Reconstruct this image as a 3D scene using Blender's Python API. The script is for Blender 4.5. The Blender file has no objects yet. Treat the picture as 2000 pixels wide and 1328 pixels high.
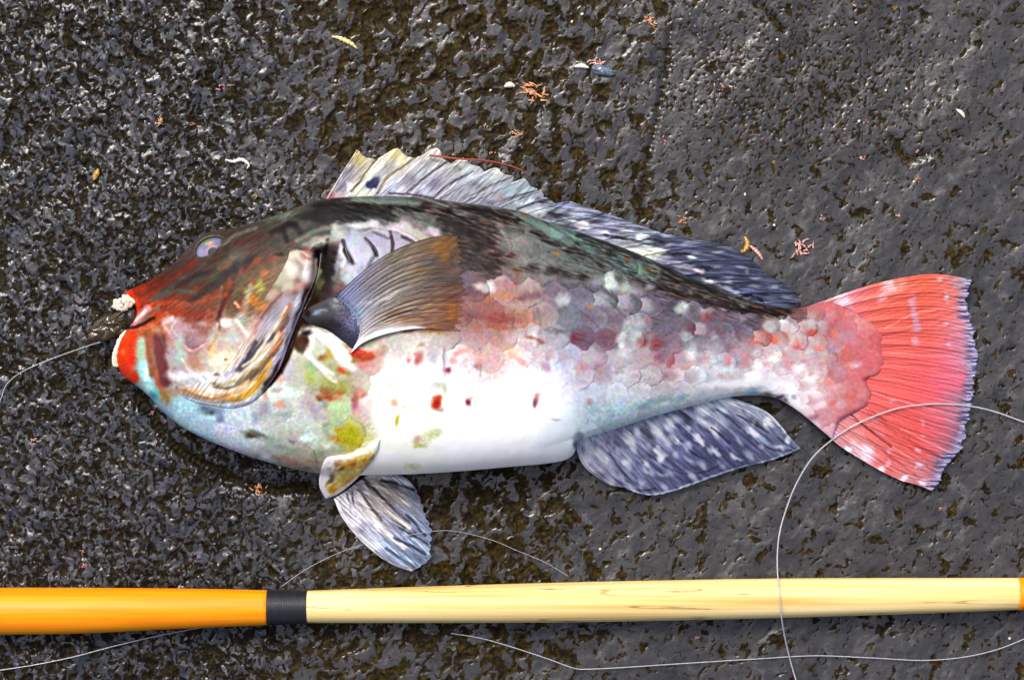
import bpy, math, random
import numpy as np
from mathutils import Vector

# ------------------------------------------------------------------ camera, light, exposure
S = 0.00025                      # metres per photo pixel on the rock plane
D = 1.5                          # camera height
sc = bpy.context.scene
cam = bpy.data.cameras.new('camera'); camo = bpy.data.objects.new('camera', cam)
sc.collection.objects.link(camo); sc.camera = camo
camo.location = (0, 0, D); camo.rotation_euler = (0, 0, 0)
cam.sensor_width = 36.0; cam.lens = 36.0*D/(2000*S); cam.clip_start = 0.05; cam.clip_end = 50

SUN_DIR = Vector((-0.25, 0.47, 0.85)).normalized()
w = bpy.data.worlds.new('World'); sc.world = w; w.use_nodes = True
nt = w.node_tree; nt.nodes.clear()
sky = nt.nodes.new('ShaderNodeTexSky'); sky.sky_type = 'NISHITA'; sky.sun_disc = False
sky.sun_elevation = math.asin(SUN_DIR.z); sky.sun_rotation = math.atan2(SUN_DIR.x, SUN_DIR.y)
sky.air_density = 0.6; sky.dust_density = 4.5; sky.ozone_density = 1.0
bgn = nt.nodes.new('ShaderNodeBackground'); bgn.inputs['Strength'].default_value = 0.115
out = nt.nodes.new('ShaderNodeOutputWorld')
nt.links.new(sky.outputs['Color'], bgn.inputs['Color']); nt.links.new(bgn.outputs['Background'], out.inputs['Surface'])
sun = bpy.data.lights.new('sun', 'SUN'); suno = bpy.data.objects.new('sun', sun); sc.collection.objects.link(suno)
sun.energy = 1.5; sun.angle = math.radians(18); sun.color = (1.0, 0.96, 0.90)
suno.rotation_euler = SUN_DIR.to_track_quat('Z', 'Y').to_euler()
suno.location = SUN_DIR*2
sc.view_settings.view_transform = 'Standard'; sc.view_settings.look = 'None'
sc.view_settings.gamma = 1.0; sc.view_settings.use_curve_mapping = False
sc.view_settings.exposure = 0.90

# ------------------------------------------------------------------ helpers
C = sc.collection
rng = np.random.RandomState(7)

def world(px, py, z):
    k = S*(D-z)/D
    return np.stack([(np.asarray(px, float)-1000)*k, (664-np.asarray(py, float))*k, np.zeros_like(np.asarray(px, float))+z], -1)

def hexrgb(h):
    return np.array([int(h[i:i+2], 16) for i in (0, 2, 4)], float)/255
def lin(c):
    c = np.clip(c, 0, 1)
    return np.where(c <= 0.04045, c/12.92, ((c+0.055)/1.055)**2.4)

def mesh_obj(name, co, faces, mat, parent=None, col=None, attrs=None, smooth=True):
    """co Nx3, faces MxK int array (K = 3 or 4) or list of such arrays; one mesh object"""
    if not isinstance(faces, list): faces = [faces]
    me = bpy.data.meshes.new(name)
    co = np.ascontiguousarray(co, np.float32)
    me.vertices.add(len(co)); me.vertices.foreach_set('co', co.ravel())
    loops = np.concatenate([f.ravel() for f in faces]).astype(np.int32)
    sizes = np.concatenate([np.full(len(f), f.shape[1]) for f in faces]).astype(np.int32)
    starts = np.concatenate([[0], np.cumsum(sizes)[:-1]]).astype(np.int32)
    me.loops.add(len(loops)); me.loops.foreach_set('vertex_index', loops)
    me.polygons.add(len(sizes)); me.polygons.foreach_set('loop_start', starts)
    try: me.polygons.foreach_set('loop_total', sizes)
    except Exception: pass
    if smooth: me.polygons.foreach_set('use_smooth', np.ones(len(sizes), bool))
    me.update(calc_edges=True); me.validate()
    if col is not None:
        a = me.attributes.new('Col', 'FLOAT_COLOR', 'POINT')
        col = np.asarray(col, np.float32)
        if col.shape[1] == 3: col = np.concatenate([col, np.ones((len(col), 1), np.float32)], 1)
        a.data.foreach_set('color', np.ascontiguousarray(col).ravel())
    for k, v in (attrs or {}).items():
        a = me.attributes.new(k, 'FLOAT', 'POINT'); a.data.foreach_set('value', np.ascontiguousarray(v, np.float32))
    me.materials.append(mat)
    o = bpy.data.objects.new(name, me); C.objects.link(o)
    if parent is not None: o.parent = parent
    return o

def grid_faces(nu, nv, off=0, flip=False):
    i = np.arange(nu*nv).reshape(nu, nv)+off
    q = np.stack([i[:-1, :-1], i[1:, :-1], i[1:, 1:], i[:-1, 1:]], -1).reshape(-1, 4)
    return q[:, ::-1].copy() if flip else q

def tag(o, label, cat, group=None, kind=None):
    if label: o['label'] = label
    if cat: o['category'] = cat
    if group: o['group'] = group
    if kind: o['kind'] = kind
    return o

def spline(pts, n=200, closed=False):
    """Catmull-Rom through pts, resampled by arc length to n points"""
    p = np.asarray(pts, float)
    P = np.vstack([2*p[0]-p[1], p, 2*p[-1]-p[-2]])
    t = np.linspace(0, 1, 14, endpoint=False)[:, None]
    segs = []
    for i in range(1, len(P)-2):
        a, b, c, d = P[i-1], P[i], P[i+1], P[i+2]
        segs.append(0.5*((2*b)+(c-a)*t+(2*a-5*b+4*c-d)*t**2+(3*b-a-3*c+d)*t**3))
    q = np.vstack(segs+[p[-1:]])
    return resample(q, n)
def resample(q, n):
    s = np.concatenate([[0], np.cumsum(np.linalg.norm(np.diff(q, axis=0), axis=1))])
    u = np.linspace(0, s[-1], n)
    return np.stack([np.interp(u, s, q[:, k]) for k in range(q.shape[1])], -1)
def at(curve, u):
    n = len(curve); x = np.linspace(0, 1, n)
    return np.stack([np.interp(u, x, curve[:, k]) for k in range(curve.shape[1])], -1)
def coons(top, bot, left, right, U, V):
    """top/bot run left to right, left/right run top to bottom; U along, V across"""
    T, B = at(top, U)[:, None], at(bot, U)[:, None]
    L, R = at(left, V)[None], at(right, V)[None]
    u, v = U[:, None, None], V[None, :, None]
    c00, c10, c01, c11 = top[0], top[-1], bot[0], bot[-1]
    return (1-v)*T+v*B+(1-u)*L+u*R-((1-u)*(1-v)*c00+u*(1-v)*c10+(1-u)*v*c01+u*v*c11)

# ---- noise
_perm = np.random.RandomState(3).permutation(512)
_perm = np.concatenate([_perm, _perm, _perm])
_ga = np.random.RandomState(4).rand(512)*2*np.pi
_gx, _gy = np.cos(_ga), np.sin(_ga)
def perlin(x, y, seed=0):
    x = np.asarray(x, float)+seed*17.31; y = np.asarray(y, float)+seed*9.77
    xi = np.floor(x).astype(int); yi = np.floor(y).astype(int); xf = x-xi; yf = y-yi
    u = xf*xf*xf*(xf*(xf*6-15)+10); v = yf*yf*yf*(yf*(yf*6-15)+10)
    def g(a, b, dx, dy):
        h = _perm[_perm[(a+a//512) % 512]+(b % 512)] % 512
        return _gx[h]*dx+_gy[h]*dy
    n00 = g(xi, yi, xf, yf); n10 = g(xi+1, yi, xf-1, yf); n01 = g(xi, yi+1, xf, yf-1); n11 = g(xi+1, yi+1, xf-1, yf-1)
    return ((n00*(1-u)+n10*u)*(1-v)+(n01*(1-u)+n11*u)*v)*1.5
def fbm(x, y, seed=0, octv=3, gain=0.5):
    a, f, s, t = 1.0, 1.0, 0.0, 0.0
    for o in range(octv):
        s = s+a*perlin(x*f, y*f, seed+o*5); t += a; a *= gain; f *= 2.03
    return s/t
def sstep(a, b, x):
    t = np.clip((x-a)/(b-a), 0, 1); return t*t*(3-2*t)

# ------------------------------------------------------------------ materials
def new_mat(name):
    m = bpy.data.materials.new(name); m.use_nodes = True
    t = m.node_tree; b = t.nodes['Principled BSDF']
    return m, t, b
def add_bump(t, b, scale, strength, dist=0.001, detail=4, vec=None):
    n = t.nodes.new('ShaderNodeTexNoise'); n.inputs['Scale'].default_value = scale; n.inputs['Detail'].default_value = detail
    tc = t.nodes.new('ShaderNodeTexCoord')
    src = tc.outputs['Object']
    if vec is not None:
        mp = t.nodes.new('ShaderNodeMapping'); mp.inputs['Scale'].default_value = vec
        t.links.new(src, mp.inputs['Vector']); src = mp.outputs['Vector']
    t.links.new(src, n.inputs['Vector'])
    bp = t.nodes.new('ShaderNodeBump'); bp.inputs['Strength'].default_value = strength; bp.inputs['Distance'].default_value = dist
    t.links.new(n.outputs['Fac'], bp.inputs['Height']); t.links.new(bp.outputs['Normal'], b.inputs['Normal'])
    return n
def vc_mat(name, rough, coat=0.0, spec=0.5, bump=None, alpha=False):
    m, t, b = new_mat(name)
    a = t.nodes.new('ShaderNodeAttribute'); a.attribute_name = 'Col'
    t.links.new(a.outputs['Color'], b.inputs['Base Color'])
    if alpha: t.links.new(a.outputs['Alpha'], b.inputs['Alpha'])
    b.inputs['Roughness'].default_value = rough; b.inputs['Specular IOR Level'].default_value = spec
    b.inputs['Coat Weight'].default_value = coat; b.inputs['Coat Roughness'].default_value = 0.12
    if bump: add_bump(t, b, *bump)
    return m
def flat_mat(name, col, rough, coat=0.0, spec=0.5, bump=None, var=None):
    m, t, b = new_mat(name)
    b.inputs['Base Color'].default_value = (*col, 1)
    b.inputs['Roughness'].default_value = rough; b.inputs['Specular IOR Level'].default_value = spec
    b.inputs['Coat Weight'].default_value = coat; b.inputs['Coat Roughness'].default_value = 0.08
    if bump: add_bump(t, b, *bump)
    if var:
        n = t.nodes.new('ShaderNodeTexNoise'); n.inputs['Scale'].default_value = var[1]; n.inputs['Detail'].default_value = 5
        tc = t.nodes.new('ShaderNodeTexCoord'); t.links.new(tc.outputs['Object'], n.inputs['Vector'])
        r = t.nodes.new('ShaderNodeValToRGB'); r.color_ramp.elements[0].position = 0.3; r.color_ramp.elements[1].position = 0.7
        r.color_ramp.elements[0].color = (*col, 1); r.color_ramp.elements[1].color = (*var[0], 1)
        t.links.new(n.outputs['Fac'], r.inputs['Fac']); t.links.new(r.outputs['Color'], b.inputs['Base Color'])
    return m
M_skin = vc_mat('wet_fish_skin', 0.40, 0.12, 0.14, (500, 0.07, 0.0006, 4))
M_fin = vc_mat('wet_fin_membrane', 0.38, 0.06, 0.16, (1200, 0.15, 0.0005, 4), alpha=True)
M_tooth = flat_mat('tooth_enamel', (0.78, 0.74, 0.62), 0.35, 0.3, bump=(1500, 0.3, 0.0006, 3), var=((0.62, 0.55, 0.38), 300))
M_dark = flat_mat('dark_mouth_lining', (0.015, 0.010, 0.007), 0.35, 0.3)

# ------------------------------------------------------------------ the rock
def build_rock():
    def axis(half, step, far):
        inner = np.arange(-half, half+step/2, step)
        o, s, x = [], step, half
        while x < far:
            s *= 1.09; x += s; o.append(x)
        o = np.array(o); return np.concatenate([-o[::-1], inner, o])
    xs, ys = axis(0.30, 0.00063, 1.0), axis(0.225, 0.00063, 0.8)
    X, Y = np.meshgrid(xs, ys, indexing='ij')
    px, py = X/S+1000, 664-Y/S                     # photo pixels, for placing the kinds of surface
    x, y = X*1000, Y*1000                          # millimetres
    def blob(cx, cy, rx, ry): return np.exp(-((px-cx)/rx)**2-((py-cy)/ry)**2)
    jit = 160*fbm(x/60, y/60, 40, 2)
    right = sstep(1060, 1450, px+0.25*(py-600)+jit)             # right: even wet film with few pits
    grain_tr = np.clip(blob(1560, 170, 330, 190)*1.15, 0, 1)    # top right: fine matte grain
    left = sstep(700, 420, px+0.5*jit)
    fine_l = np.clip(blob(250, 1000, 420, 190)+0.85*blob(420, 330, 300, 130)+0.5*blob(150, 480, 330, 300), 0, 1)
    wx = 5.0*fbm(x/8, y/8, 1, 3); wy = 5.0*fbm(x/8, y/8, 2, 3)
    xa, ya = x+wx, y+wy
    def rot(an, st):
        c_, s_ = math.cos(an), math.sin(an)
        return (xa*c_+ya*s_)/st, (-xa*s_+ya*c_)
    xr, yr = rot(0.95, 1.6); xl, yl = rot(2.1, 1.7)
    m_ = left
    n_big = fbm(xr/7.0, yr/7.0, 11, 4, 0.62)*(1-m_)+m_*fbm(xl/5.2, yl/5.2, 13, 4, 0.65)
    n_med = fbm(xr/3.2, yr/3.2, 21, 3, 0.6)*(1-m_)+m_*fbm(xl/2.6, yl/2.6, 23, 3, 0.6)
    n_fine = fbm((x+0.6*wx)/1.6, (y+0.6*wy)/2.0, 31, 3, 0.6)
    reg = 0.12*fbm(x/28, y/28, 61, 3)
    t1 = 0.01-0.10*left-0.22*fine_l-0.27*right+1.3*reg
    t2 = -0.15+0.06*left-0.14*right+0.03*fine_l+0.9*reg
    t3 = -0.32+0.09*left+0.08*fine_l-0.02*right+0.8*reg
    t1 = t1*(1-grain_tr)-0.5*grain_tr; t2 = t2*(1-grain_tr)-0.28*grain_tr; t3 = t3*(1-grain_tr)-0.10*grain_tr
    pit = np.maximum(np.maximum((t1-n_big)*1.0, (t2-n_med)*0.85), (t3-n_fine)*0.7)
    film = sstep(0.03, -0.03, pit)
    deep = sstep(0.0, 0.45, pit)
    large = 2.2*fbm(x/85, y/85, 81, 2)+1.0*fbm(xr/26, yr/26, 91, 3)
    smooth_r = right
    # long grooves in the rock
    groove = np.zeros_like(x)
    for pts, wd, dp in (((1310, 60), (1290, 200), (1262, 330), (1250, 420)), 9, 1.2), (((270, 770), (330, 860), (420, 920), (520, 955), (600, 950)), 16, 2.0), (((1470, 0), (1500, 25), (1530, 58)), 9, 1.6), (((1600, 165), (1625, 190), (1645, 200)), 8, 1.3), (((1745, 270), (1770, 310), (1810, 300)), 12, 1.6), (((1340, 10), (1400, 150), (1450, 220), (1520, 270)), 7, 0.8):
        cv = spline(pts, 40)
        wd = wd*0.7; d2 = np.full(x.shape, 1e9)
        for q in cv: d2 = np.minimum(d2, (px-q[0])**2+(py-q[1])**2)
        groove = np.maximum(groove, dp*np.exp(-d2/(wd*wd)*(0.6+0.8*(n_fine+0.5))))
    h = large-1.05*deep*(1-0.35*fine_l)-groove
    h += (1-film)*0.22*fbm(x/1.4, y/1.4, 99, 2)+film*(0.22*fbm(xr/6, yr/4, 103, 2)*(1-0.4*right)+0.17*left*fbm(xl/2.6, yl/2.0, 109, 2)+0.03*fbm(x/1.5, y/1.5, 107, 2))
    xq, yq = x+0.35*wx, y+0.35*wy
    r1 = 1-np.abs(fbm((xq*0.58+yq*0.81)/24, (-xq*0.81+yq*0.58)/9, 121, 2))*3.2
    r2 = 1-np.abs(fbm((xq*-0.5+yq*0.86)/22, (-xq*0.86-yq*0.5)/8, 123, 2))*3.2
    h += (0.55*left+(1-left)*(0.22-0.10*right)*sstep(-0.15, 0.25, fbm(x/20, y/20, 127, 2)))*np.clip(r1*(1-left)+r2*left, 0, 1)**2
    h += grain_tr*0.14*fbm(x/1.1, y/1.1, 111, 2)
    film = film*(1-0.8*np.clip(groove/1.2, 0, 1))
    z = (h-1.3)/1000
    fall = np.clip((np.hypot(X/0.9, Y/0.7)-0.6), 0, 1); z = z-0.08*fall*fall
    co = np.stack([X, Y, z], -1).reshape(-1, 3)
    m, t, b = new_mat('wet_black_rock')
    L = t.links
    pa = t.nodes.new('ShaderNodeAttribute'); pa.attribute_name = 'pit'
    la = t.nodes.new('ShaderNodeAttribute'); la.attribute_name = 'side'
    tc = t.nodes.new('ShaderNodeTexCoord')
    def noise(scale, detail=4, rough=0.55):
        q = t.nodes.new('ShaderNodeTexNoise'); q.inputs['Scale'].default_value = scale; q.inputs['Detail'].default_value = detail
        q.inputs['Roughness'].default_value = rough; L.new(tc.outputs['Object'], q.inputs['Vector']); return q
    def ramp(src, stops):
        r = t.nodes.new('ShaderNodeValToRGB'); e = r.color_ramp.elements
        while len(e) < len(stops): e.new(0.5)
        for k, (p, c) in enumerate(stops): e[k].position = p; e[k].color = (*c, 1)
        L.new(src, r.inputs['Fac']); return r
    # crisp edge of the water film: pit field plus fine noise, cut sharply
    ne = noise(620, 3, 0.6)
    m1 = t.nodes.new('ShaderNodeMath'); m1.operation = 'MULTIPLY_ADD'; m1.inputs[1].default_value = 0.16; m1.inputs[2].default_value = -0.08
    L.new(ne.outputs['Fac'], m1.inputs[0])
    m2 = t.nodes.new('ShaderNodeMath'); m2.operation = 'ADD'; L.new(pa.outputs['Fac'], m2.inputs[0]); L.new(m1.outputs[0], m2.inputs[1])
    fr_ = t.nodes.new('ShaderNodeMapRange'); fr_.interpolation_type = 'SMOOTHSTEP'
    fr_.inputs['From Min'].default_value = 0.022; fr_.inputs['From Max'].default_value = -0.022
    L.new(m2.outputs[0], fr_.inputs['Value'])
    class fa: outputs = {'Fac': fr_.outputs['Result']}
    n1 = noise(330, 5, 0.7)
    brown = ramp(n1.outputs['Fac'], [(0.32, (0.0022, 0.0016, 0.0010)), (0.50, (0.014, 0.0088, 0.0012)), (0.68, (0.055, 0.033, 0.0030))])
    n2 = noise(120, 5, 0.65)
    grey = ramp(n2.outputs['Fac'], [(0.28, (0.010, 0.011, 0.016)), (0.44, (0.029, 0.029, 0.031)), (0.58, (0.038, 0.037, 0.038)), (0.74, (0.10, 0.10, 0.108))])  # sky sheen on the film painted in, pale stops as its highlights
    blue = ramp(n2.outputs['Fac'], [(0.28, (0.008, 0.010, 0.017)), (0.44, (0.018, 0.020, 0.027)), (0.58, (0.034, 0.037, 0.046)), (0.74, (0.13, 0.135, 0.155))])  # bluer painted sky sheen and highlights for the left side
    gm = t.nodes.new('ShaderNodeMix'); gm.data_type = 'RGBA'
    L.new(la.outputs['Fac'], gm.inputs['Factor']); L.new(grey.outputs['Color'], gm.inputs[6]); L.new(blue.outputs['Color'], gm.inputs[7])
    mix = t.nodes.new('ShaderNodeMix'); mix.data_type = 'RGBA'
    L.new(fa.outputs['Fac'], mix.inputs['Factor']); L.new(brown.outputs['Color'], mix.inputs[6]); L.new(gm.outputs[2], mix.inputs[7])
    bd = t.nodes.new('ShaderNodeMix'); bd.data_type = 'RGBA'; bd.blend_type = 'MULTIPLY'; bd.inputs[7].default_value = (0.5, 0.52, 0.6, 1)
    L.new(la.outputs['Fac'], bd.inputs['Factor']); L.new(brown.outputs['Color'], bd.inputs[6]); L.new(bd.outputs[2], mix.inputs[6])
    L.new(mix.outputs[2], b.inputs['Base Color'])
    def mapr(src, lo, hi):
        q = t.nodes.new('ShaderNodeMapRange'); q.inputs['To Min'].default_value = lo; q.inputs['To Max'].default_value = hi
        L.new(src, q.inputs['Value']); return q
    L.new(mapr(fa.outputs['Fac'], 0.5, 0.25).outputs['Result'], b.inputs['Roughness'])
    L.new(mapr(fa.outputs['Fac'], 0.08, 0.48).outputs['Result'], b.inputs['Specular IOR Level'])
    n3 = noise(900, 4, 0.6)
    bp = t.nodes.new('ShaderNodeBump'); bp.inputs['Strength'].default_value = 0.14; bp.inputs['Distance'].default_value = 0.0005
    L.new(n3.outputs['Fac'], bp.inputs['Height']); L.new(bp.outputs['Normal'], b.inputs['Normal'])
    o = mesh_obj('rock_ground', co, grid_faces(len(xs), len(ys)), m, attrs={'pit': (pit+0.20*np.clip(groove-0.5, 0, 1)).ravel(), 'side': left.ravel()})
    tag(o, 'wet black rock with grey water film and brown pits', None, kind='structure')
    return xs, ys, z
RX, RY, RZ = build_rock()
def rock_z(px, py):
    wx, wy = (np.asarray(px, float)-1000)*S, (664-np.asarray(py, float))*S
    i = np.clip(np.searchsorted(RX, wx), 0, len(RX)-1); j = np.clip(np.searchsorted(RY, wy), 0, len(RY)-1)
    return RZ[i, j]
def rock_top(px, py, r=14):
    """highest rock within r pixels"""
    g = [rock_z(np.asarray(px)+a, np.asarray(py)+b) for a in (-r, 0, r) for b in (-r, 0, r)]
    return np.max(g, axis=0)

# ------------------------------------------------------------------ colour canvases for the fish (albedo patterns, in photo pixels)
X0, X1, Y0, Y1 = 190, 1930, 270, 1140
CW, CH = X1-X0, Y1-Y0
GX, GY = np.meshgrid(np.arange(X0, X1), np.arange(Y0, Y1))
GX = GX.astype(np.float32); GY = GY.astype(np.float32)
WX = (10*fbm(GX/34, GY/34, 201, 3)+7*fbm(GX/12, GY/12, 203, 3)).astype(np.float32)
WY = (10*fbm(GX/34, GY/34, 205, 3)+7*fbm(GX/12, GY/12, 207, 3)).astype(np.float32)

class Canvas:
    sat = 1.06
    def __init__(s, anchors, sigma=30):
        acc = np.zeros((CH, CW, 3), np.float32); wt = np.full((CH, CW), 1e-6, np.float32)
        for x, y, h in anchors:
            r = int(sigma*4)
            a, b, c, d = max(X0, x-r)-X0, min(X1, x+r)-X0, max(Y0, y-r)-Y0, min(Y1, y+r)-Y0
            if a >= b or c >= d: continue
            gx, gy = GX[c:d, a:b]+WX[c:d, a:b]*1.3, GY[c:d, a:b]+WY[c:d, a:b]*1.3
            k = np.exp(-((gx-x)**2+(gy-y)**2)/(2*sigma**2))
            acc[c:d, a:b] += k[..., None]*hexrgb(h); wt[c:d, a:b] += k
        s.c = acc/wt[..., None]
    def win(s, x0, x1, y0, y1):
        return (slice(max(0, int(y0-Y0)), max(0, min(CH, int(y1-Y0)))), slice(max(0, int(x0-X0)), max(0, min(CW, int(x1-X0)))))
    def splat(s, x, y, rx, ry, ang, h, a=1.0, soft=0.5, warp=1.0):
        R = max(rx, ry)*1.6+14
        w = s.win(x-R, x+R, y-R, y+R)
        gx, gy = GX[w]+WX[w]*warp-x, GY[w]+WY[w]*warp-y
        t = math.radians(ang); u = (gx*math.cos(t)+gy*math.sin(t))/rx; v = (-gx*math.sin(t)+gy*math.cos(t))/ry
        d = np.sqrt(u*u+v*v)
        k = (a*(1-sstep(1-soft, 1+soft*0.5, d)))[..., None]
        s.c[w] = s.c[w]*(1-k)+hexrgb(h)*k
    def stroke(s, pts, wd, h, a=1.0, soft=0.5, warp=0.4, taper=False):
        cv = spline(pts, max(12, int(np.sum(np.linalg.norm(np.diff(np.array(pts, float), axis=0), axis=1))/3)))
        R = wd*2+8
        w = s.win(cv[:, 0].min()-R, cv[:, 0].max()+R, cv[:, 1].min()-R, cv[:, 1].max()+R)
        gx, gy = GX[w]+WX[w]*warp, GY[w]+WY[w]*warp
        d = np.full(gx.shape, 1e9, np.float32)
        for k, q in enumerate(cv):
            f = 1.0
            if taper: f = max(0.15, math.sin(math.pi*(k+0.5)/len(cv))**0.6)
            d = np.minimum(d, np.hypot(gx-q[0], gy-q[1])/(wd*f))
        k = (a*(1-sstep(1-soft, 1+soft, d)))[..., None]
        s.c[w] = s.c[w]*(1-k)+hexrgb(h)*k
    def sample(s, px, py):
        x = np.clip(np.asarray(px)-X0, 0, CW-1.001); y = np.clip(np.asarray(py)-Y0, 0, CH-1.001)
        i, j = x.astype(int), y.astype(int); f, g = (x-i)[..., None], (y-j)[..., None]
        c = s.c
        return (c[j, i]*(1-f)+c[j, i+1]*f)*(1-g)+(c[j+1, i]*(1-f)+c[j+1, i+1]*f)*g
    def albedo(s, px, py):
        L = lin(s.sample(px, py)); m = L.mean(axis=-1, keepdims=True)
        L = np.clip(m+(L-m)*s.sat, 0.0005, 1)
        return L*(0.52+0.48*sstep(0.0, 0.40, m))*(0.68+0.22*sstep(0.55, 0.92, m))
def raster_sample(A, px, py):
    x = np.clip(np.asarray(px)-X0, 0, CW-1.001); y = np.clip(np.asarray(py)-Y0, 0, CH-1.001)
    i, j = x.astype(int), y.astype(int); f, g = (x-i), (y-j)
    return (A[j, i]*(1-f)+A[j, i+1]*f)*(1-g)+(A[j+1, i]*(1-f)+A[j+1, i+1]*f)*g
def parse(txt):
    o = []
    for tok in txt.split():
        p = tok.split(','); o.append((int(p[0]), int(p[1]), p[2]))
    return o

BODY_BASE = parse('''
260,575,d83c1e 300,560,7a3020 340,530,5f4038 370,510,6a5a50 330,590,8c3a24 380,560,6a3424 430,540,5a4030 460,510,5c5042 500,480,584a40 540,440,5a5448 600,415,4a4a44
560,430,62665c 640,405,2c2826 640,430,3a3836 400,600,8a4028 350,620,a84424 300,610,b84a28 280,590,c83c20 440,600,8a5034 480,560,8a6a40 500,530,8c5030 520,550,8a7a5c
290,650,c85a34 320,640,c87858 350,640,c49a98 400,640,a05848 430,650,c8b0a8 380,680,b08c90 360,690,b8c4bc 420,700,d8ccb0 330,700,b8bcb0 450,690,d8ccb8 350,740,d8d8e4
400,740,e0e0e0 450,650,d8c8c0 250,690,e84424 245,720,d84428 265,660,e05030 278,690,b8c8a8 285,730,b0dcdc 295,770,98d8dc 310,690,8c4c48 315,720,8a4a48 322,750,a06050
350,790,a8d8e8 380,810,b8e0ec 330,790,8c9890 420,810,b0c8d8 450,830,d8e4f0 500,820,d0dcd8 500,880,c0c8c4 560,880,a8b4a0 600,900,a89c88 470,870,c0d4e0 300,800,88d0e0 400,850,b0d4e0
560,740,c0b4b0 560,780,d8ece0 540,800,c8cfc8 600,740,b8c0a0 610,790,c0b0b8 650,760,a89858 640,720,a8b078 660,820,b8d0a0 620,850,d0dcd0 680,850,c8c438 600,870,c8d4c8
640,690,e0e0d8 700,720,d8c0c0 720,690,d8a090 650,460,80807c 700,450,a8b0b4 740,480,a0a0b0 700,500,a4a8bc 780,470,a8a0a8 800,440,b0aca8 640,500,3a3430 640,540,6a6458 620,580,5a3c28
680,550,a8b0b8 840,440,9c9490 700,400,6c7470 760,400,84908c 720,425,403c3c 780,420,5c5450 830,420,6c6058 870,400,6e6864 880,440,4a3c3a 920,430,544c48 940,470,583c38 960,500,5a4440
980,420,706860 1000,450,848480 1020,480,a0a09c 1050,500,808078 1080,450,80a098 1100,480,707470 1060,530,90968e 1000,520,a89c94 920,510,4c3c38 1140,470,647470 1160,500,6c6c68
1200,510,687068 1240,520,6c8a80 1260,540,5a6058 1120,540,8c968e 1200,545,8c9a90 1300,540,504c48 1300,560,503c34 1350,560,50443e 1400,585,50423c 1450,595,60584e 1500,605,4a3428 1550,605,5a4038
920,560,8a7080 960,560,d8b8b4 1000,560,c08880 1050,560,b8a0a0 1100,570,a098a8 1150,580,9090a0 1190,570,b8c0b8 1250,585,908898 1300,595,787080 1330,600,b8c0bc 1380,615,8c7c88 1430,625,807884
1470,645,b07478 920,600,b87a70 960,610,b86050 1000,610,c89080 920,640,b08088 960,650,c8a098 1000,650,d8a090 1050,620,b0a8a4 1050,650,d0b8b4 1100,640,98a0b0 1150,640,9498ac 1180,665,906878
1200,640,a0a0ac 1230,660,c0c8c4 1260,630,a098a4 1300,640,887e90 1350,650,8c7888 1400,650,80788c 1440,650,8c8494 1480,660,c08078 1510,640,c8c4c4
920,700,dcd0d4 960,700,e4b4ac 1000,700,f4eeee 1050,690,dcd4da 1100,700,ccd0e4 1150,720,c4a8b4 1200,700,d8dce4 1250,690,c8a8a8 1300,700,c0909c 1350,700,d8dcdc 1400,690,d0c4c8 1450,700,ccb8c0
1500,700,e0d4d8 1550,690,d8b0b0 1100,750,eceef8 1150,770,d4dcec 1200,760,dce4ec 1250,740,dcd8dc 1300,740,d0c0c4 1350,740,e4e0e4 1400,730,e0d4d8 1450,740,f4ecec 1500,750,f4f0f4 1550,760,ecdce0
750,750,f4f4f0 800,760,f4f4e8 850,740,f4f6f2 900,760,fafafa 1000,780,ffffff 1000,850,ffffff 900,850,ffffff 800,850,f8fae8 760,880,f6f8ec 1100,830,f0fafc 1150,830,d8f0f4 1200,810,d0ecee 1050,800,ffffff
1300,790,d8f0ee 1400,765,e0f0f0 1470,765,b8ccd0 720,800,f0ecec 760,700,e8e4e4 800,680,e0dcd0 850,690,e0dcd8 880,700,d8d4d8 760,660,c0bca8 700,900,f4f4f0 820,910,f8fcf4 950,900,ffffff 1080,880,f8ffff
1560,640,b8a0a4 1600,620,a87c84 1640,620,b07c84 1680,640,d8868c 1560,660,c4a8a8 1600,660,c07c74 1640,680,b88890 1600,700,c8b4bc 1650,720,c8808c 1690,690,cc6c6c 1560,720,e8d8dc 1600,750,dcc8d0
1650,760,d89c98 1690,760,d0686c 1560,780,f0ecf0 1610,790,dcd0d8 1660,790,c88890 1590,820,dce4f0 1720,700,d86c6c 1520,770,d0dce0
860,480,74625c 860,560,9c7a70 860,620,a88470 800,600,b0a090 800,540,a0a0a8 740,560,a0a8b0 740,620,b0b0a8''')
B = Canvas(BODY_BASE, 27)

# --- patches: x,y,rx,ry,angle,colour,alpha,softness
def patches(cv, txt, warp=0.7):
    for ln in txt.split():
        p = ln.split(',')
        cv.splat(*map(float, p[:5]), p[5], float(p[6]) if len(p) > 6 else 0.9, (float(p[7]) if len(p) > 7 else 0.6)*1.3, warp)
def strokes(cv, txt, k=1.0):
    """width,colour,alpha,soft:x,y;x,y;..."""
    for ln in txt.split():
        h, pts = ln.split(':'); h = h.split(',')
        pts = [tuple(map(float, q.split(','))) for q in pts.split(';')]
        if len(pts) == 2: pts = [pts[0], ((pts[0][0]+pts[1][0])/2+0.5, (pts[0][1]+pts[1][1])/2+0.5), pts[1]]
        cv.stroke(pts, float(h[0]), h[1], k*(float(h[2]) if len(h) > 2 else 0.9), (float(h[3]) if len(h) > 3 else 0.5)*1.25, 0.22)

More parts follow.
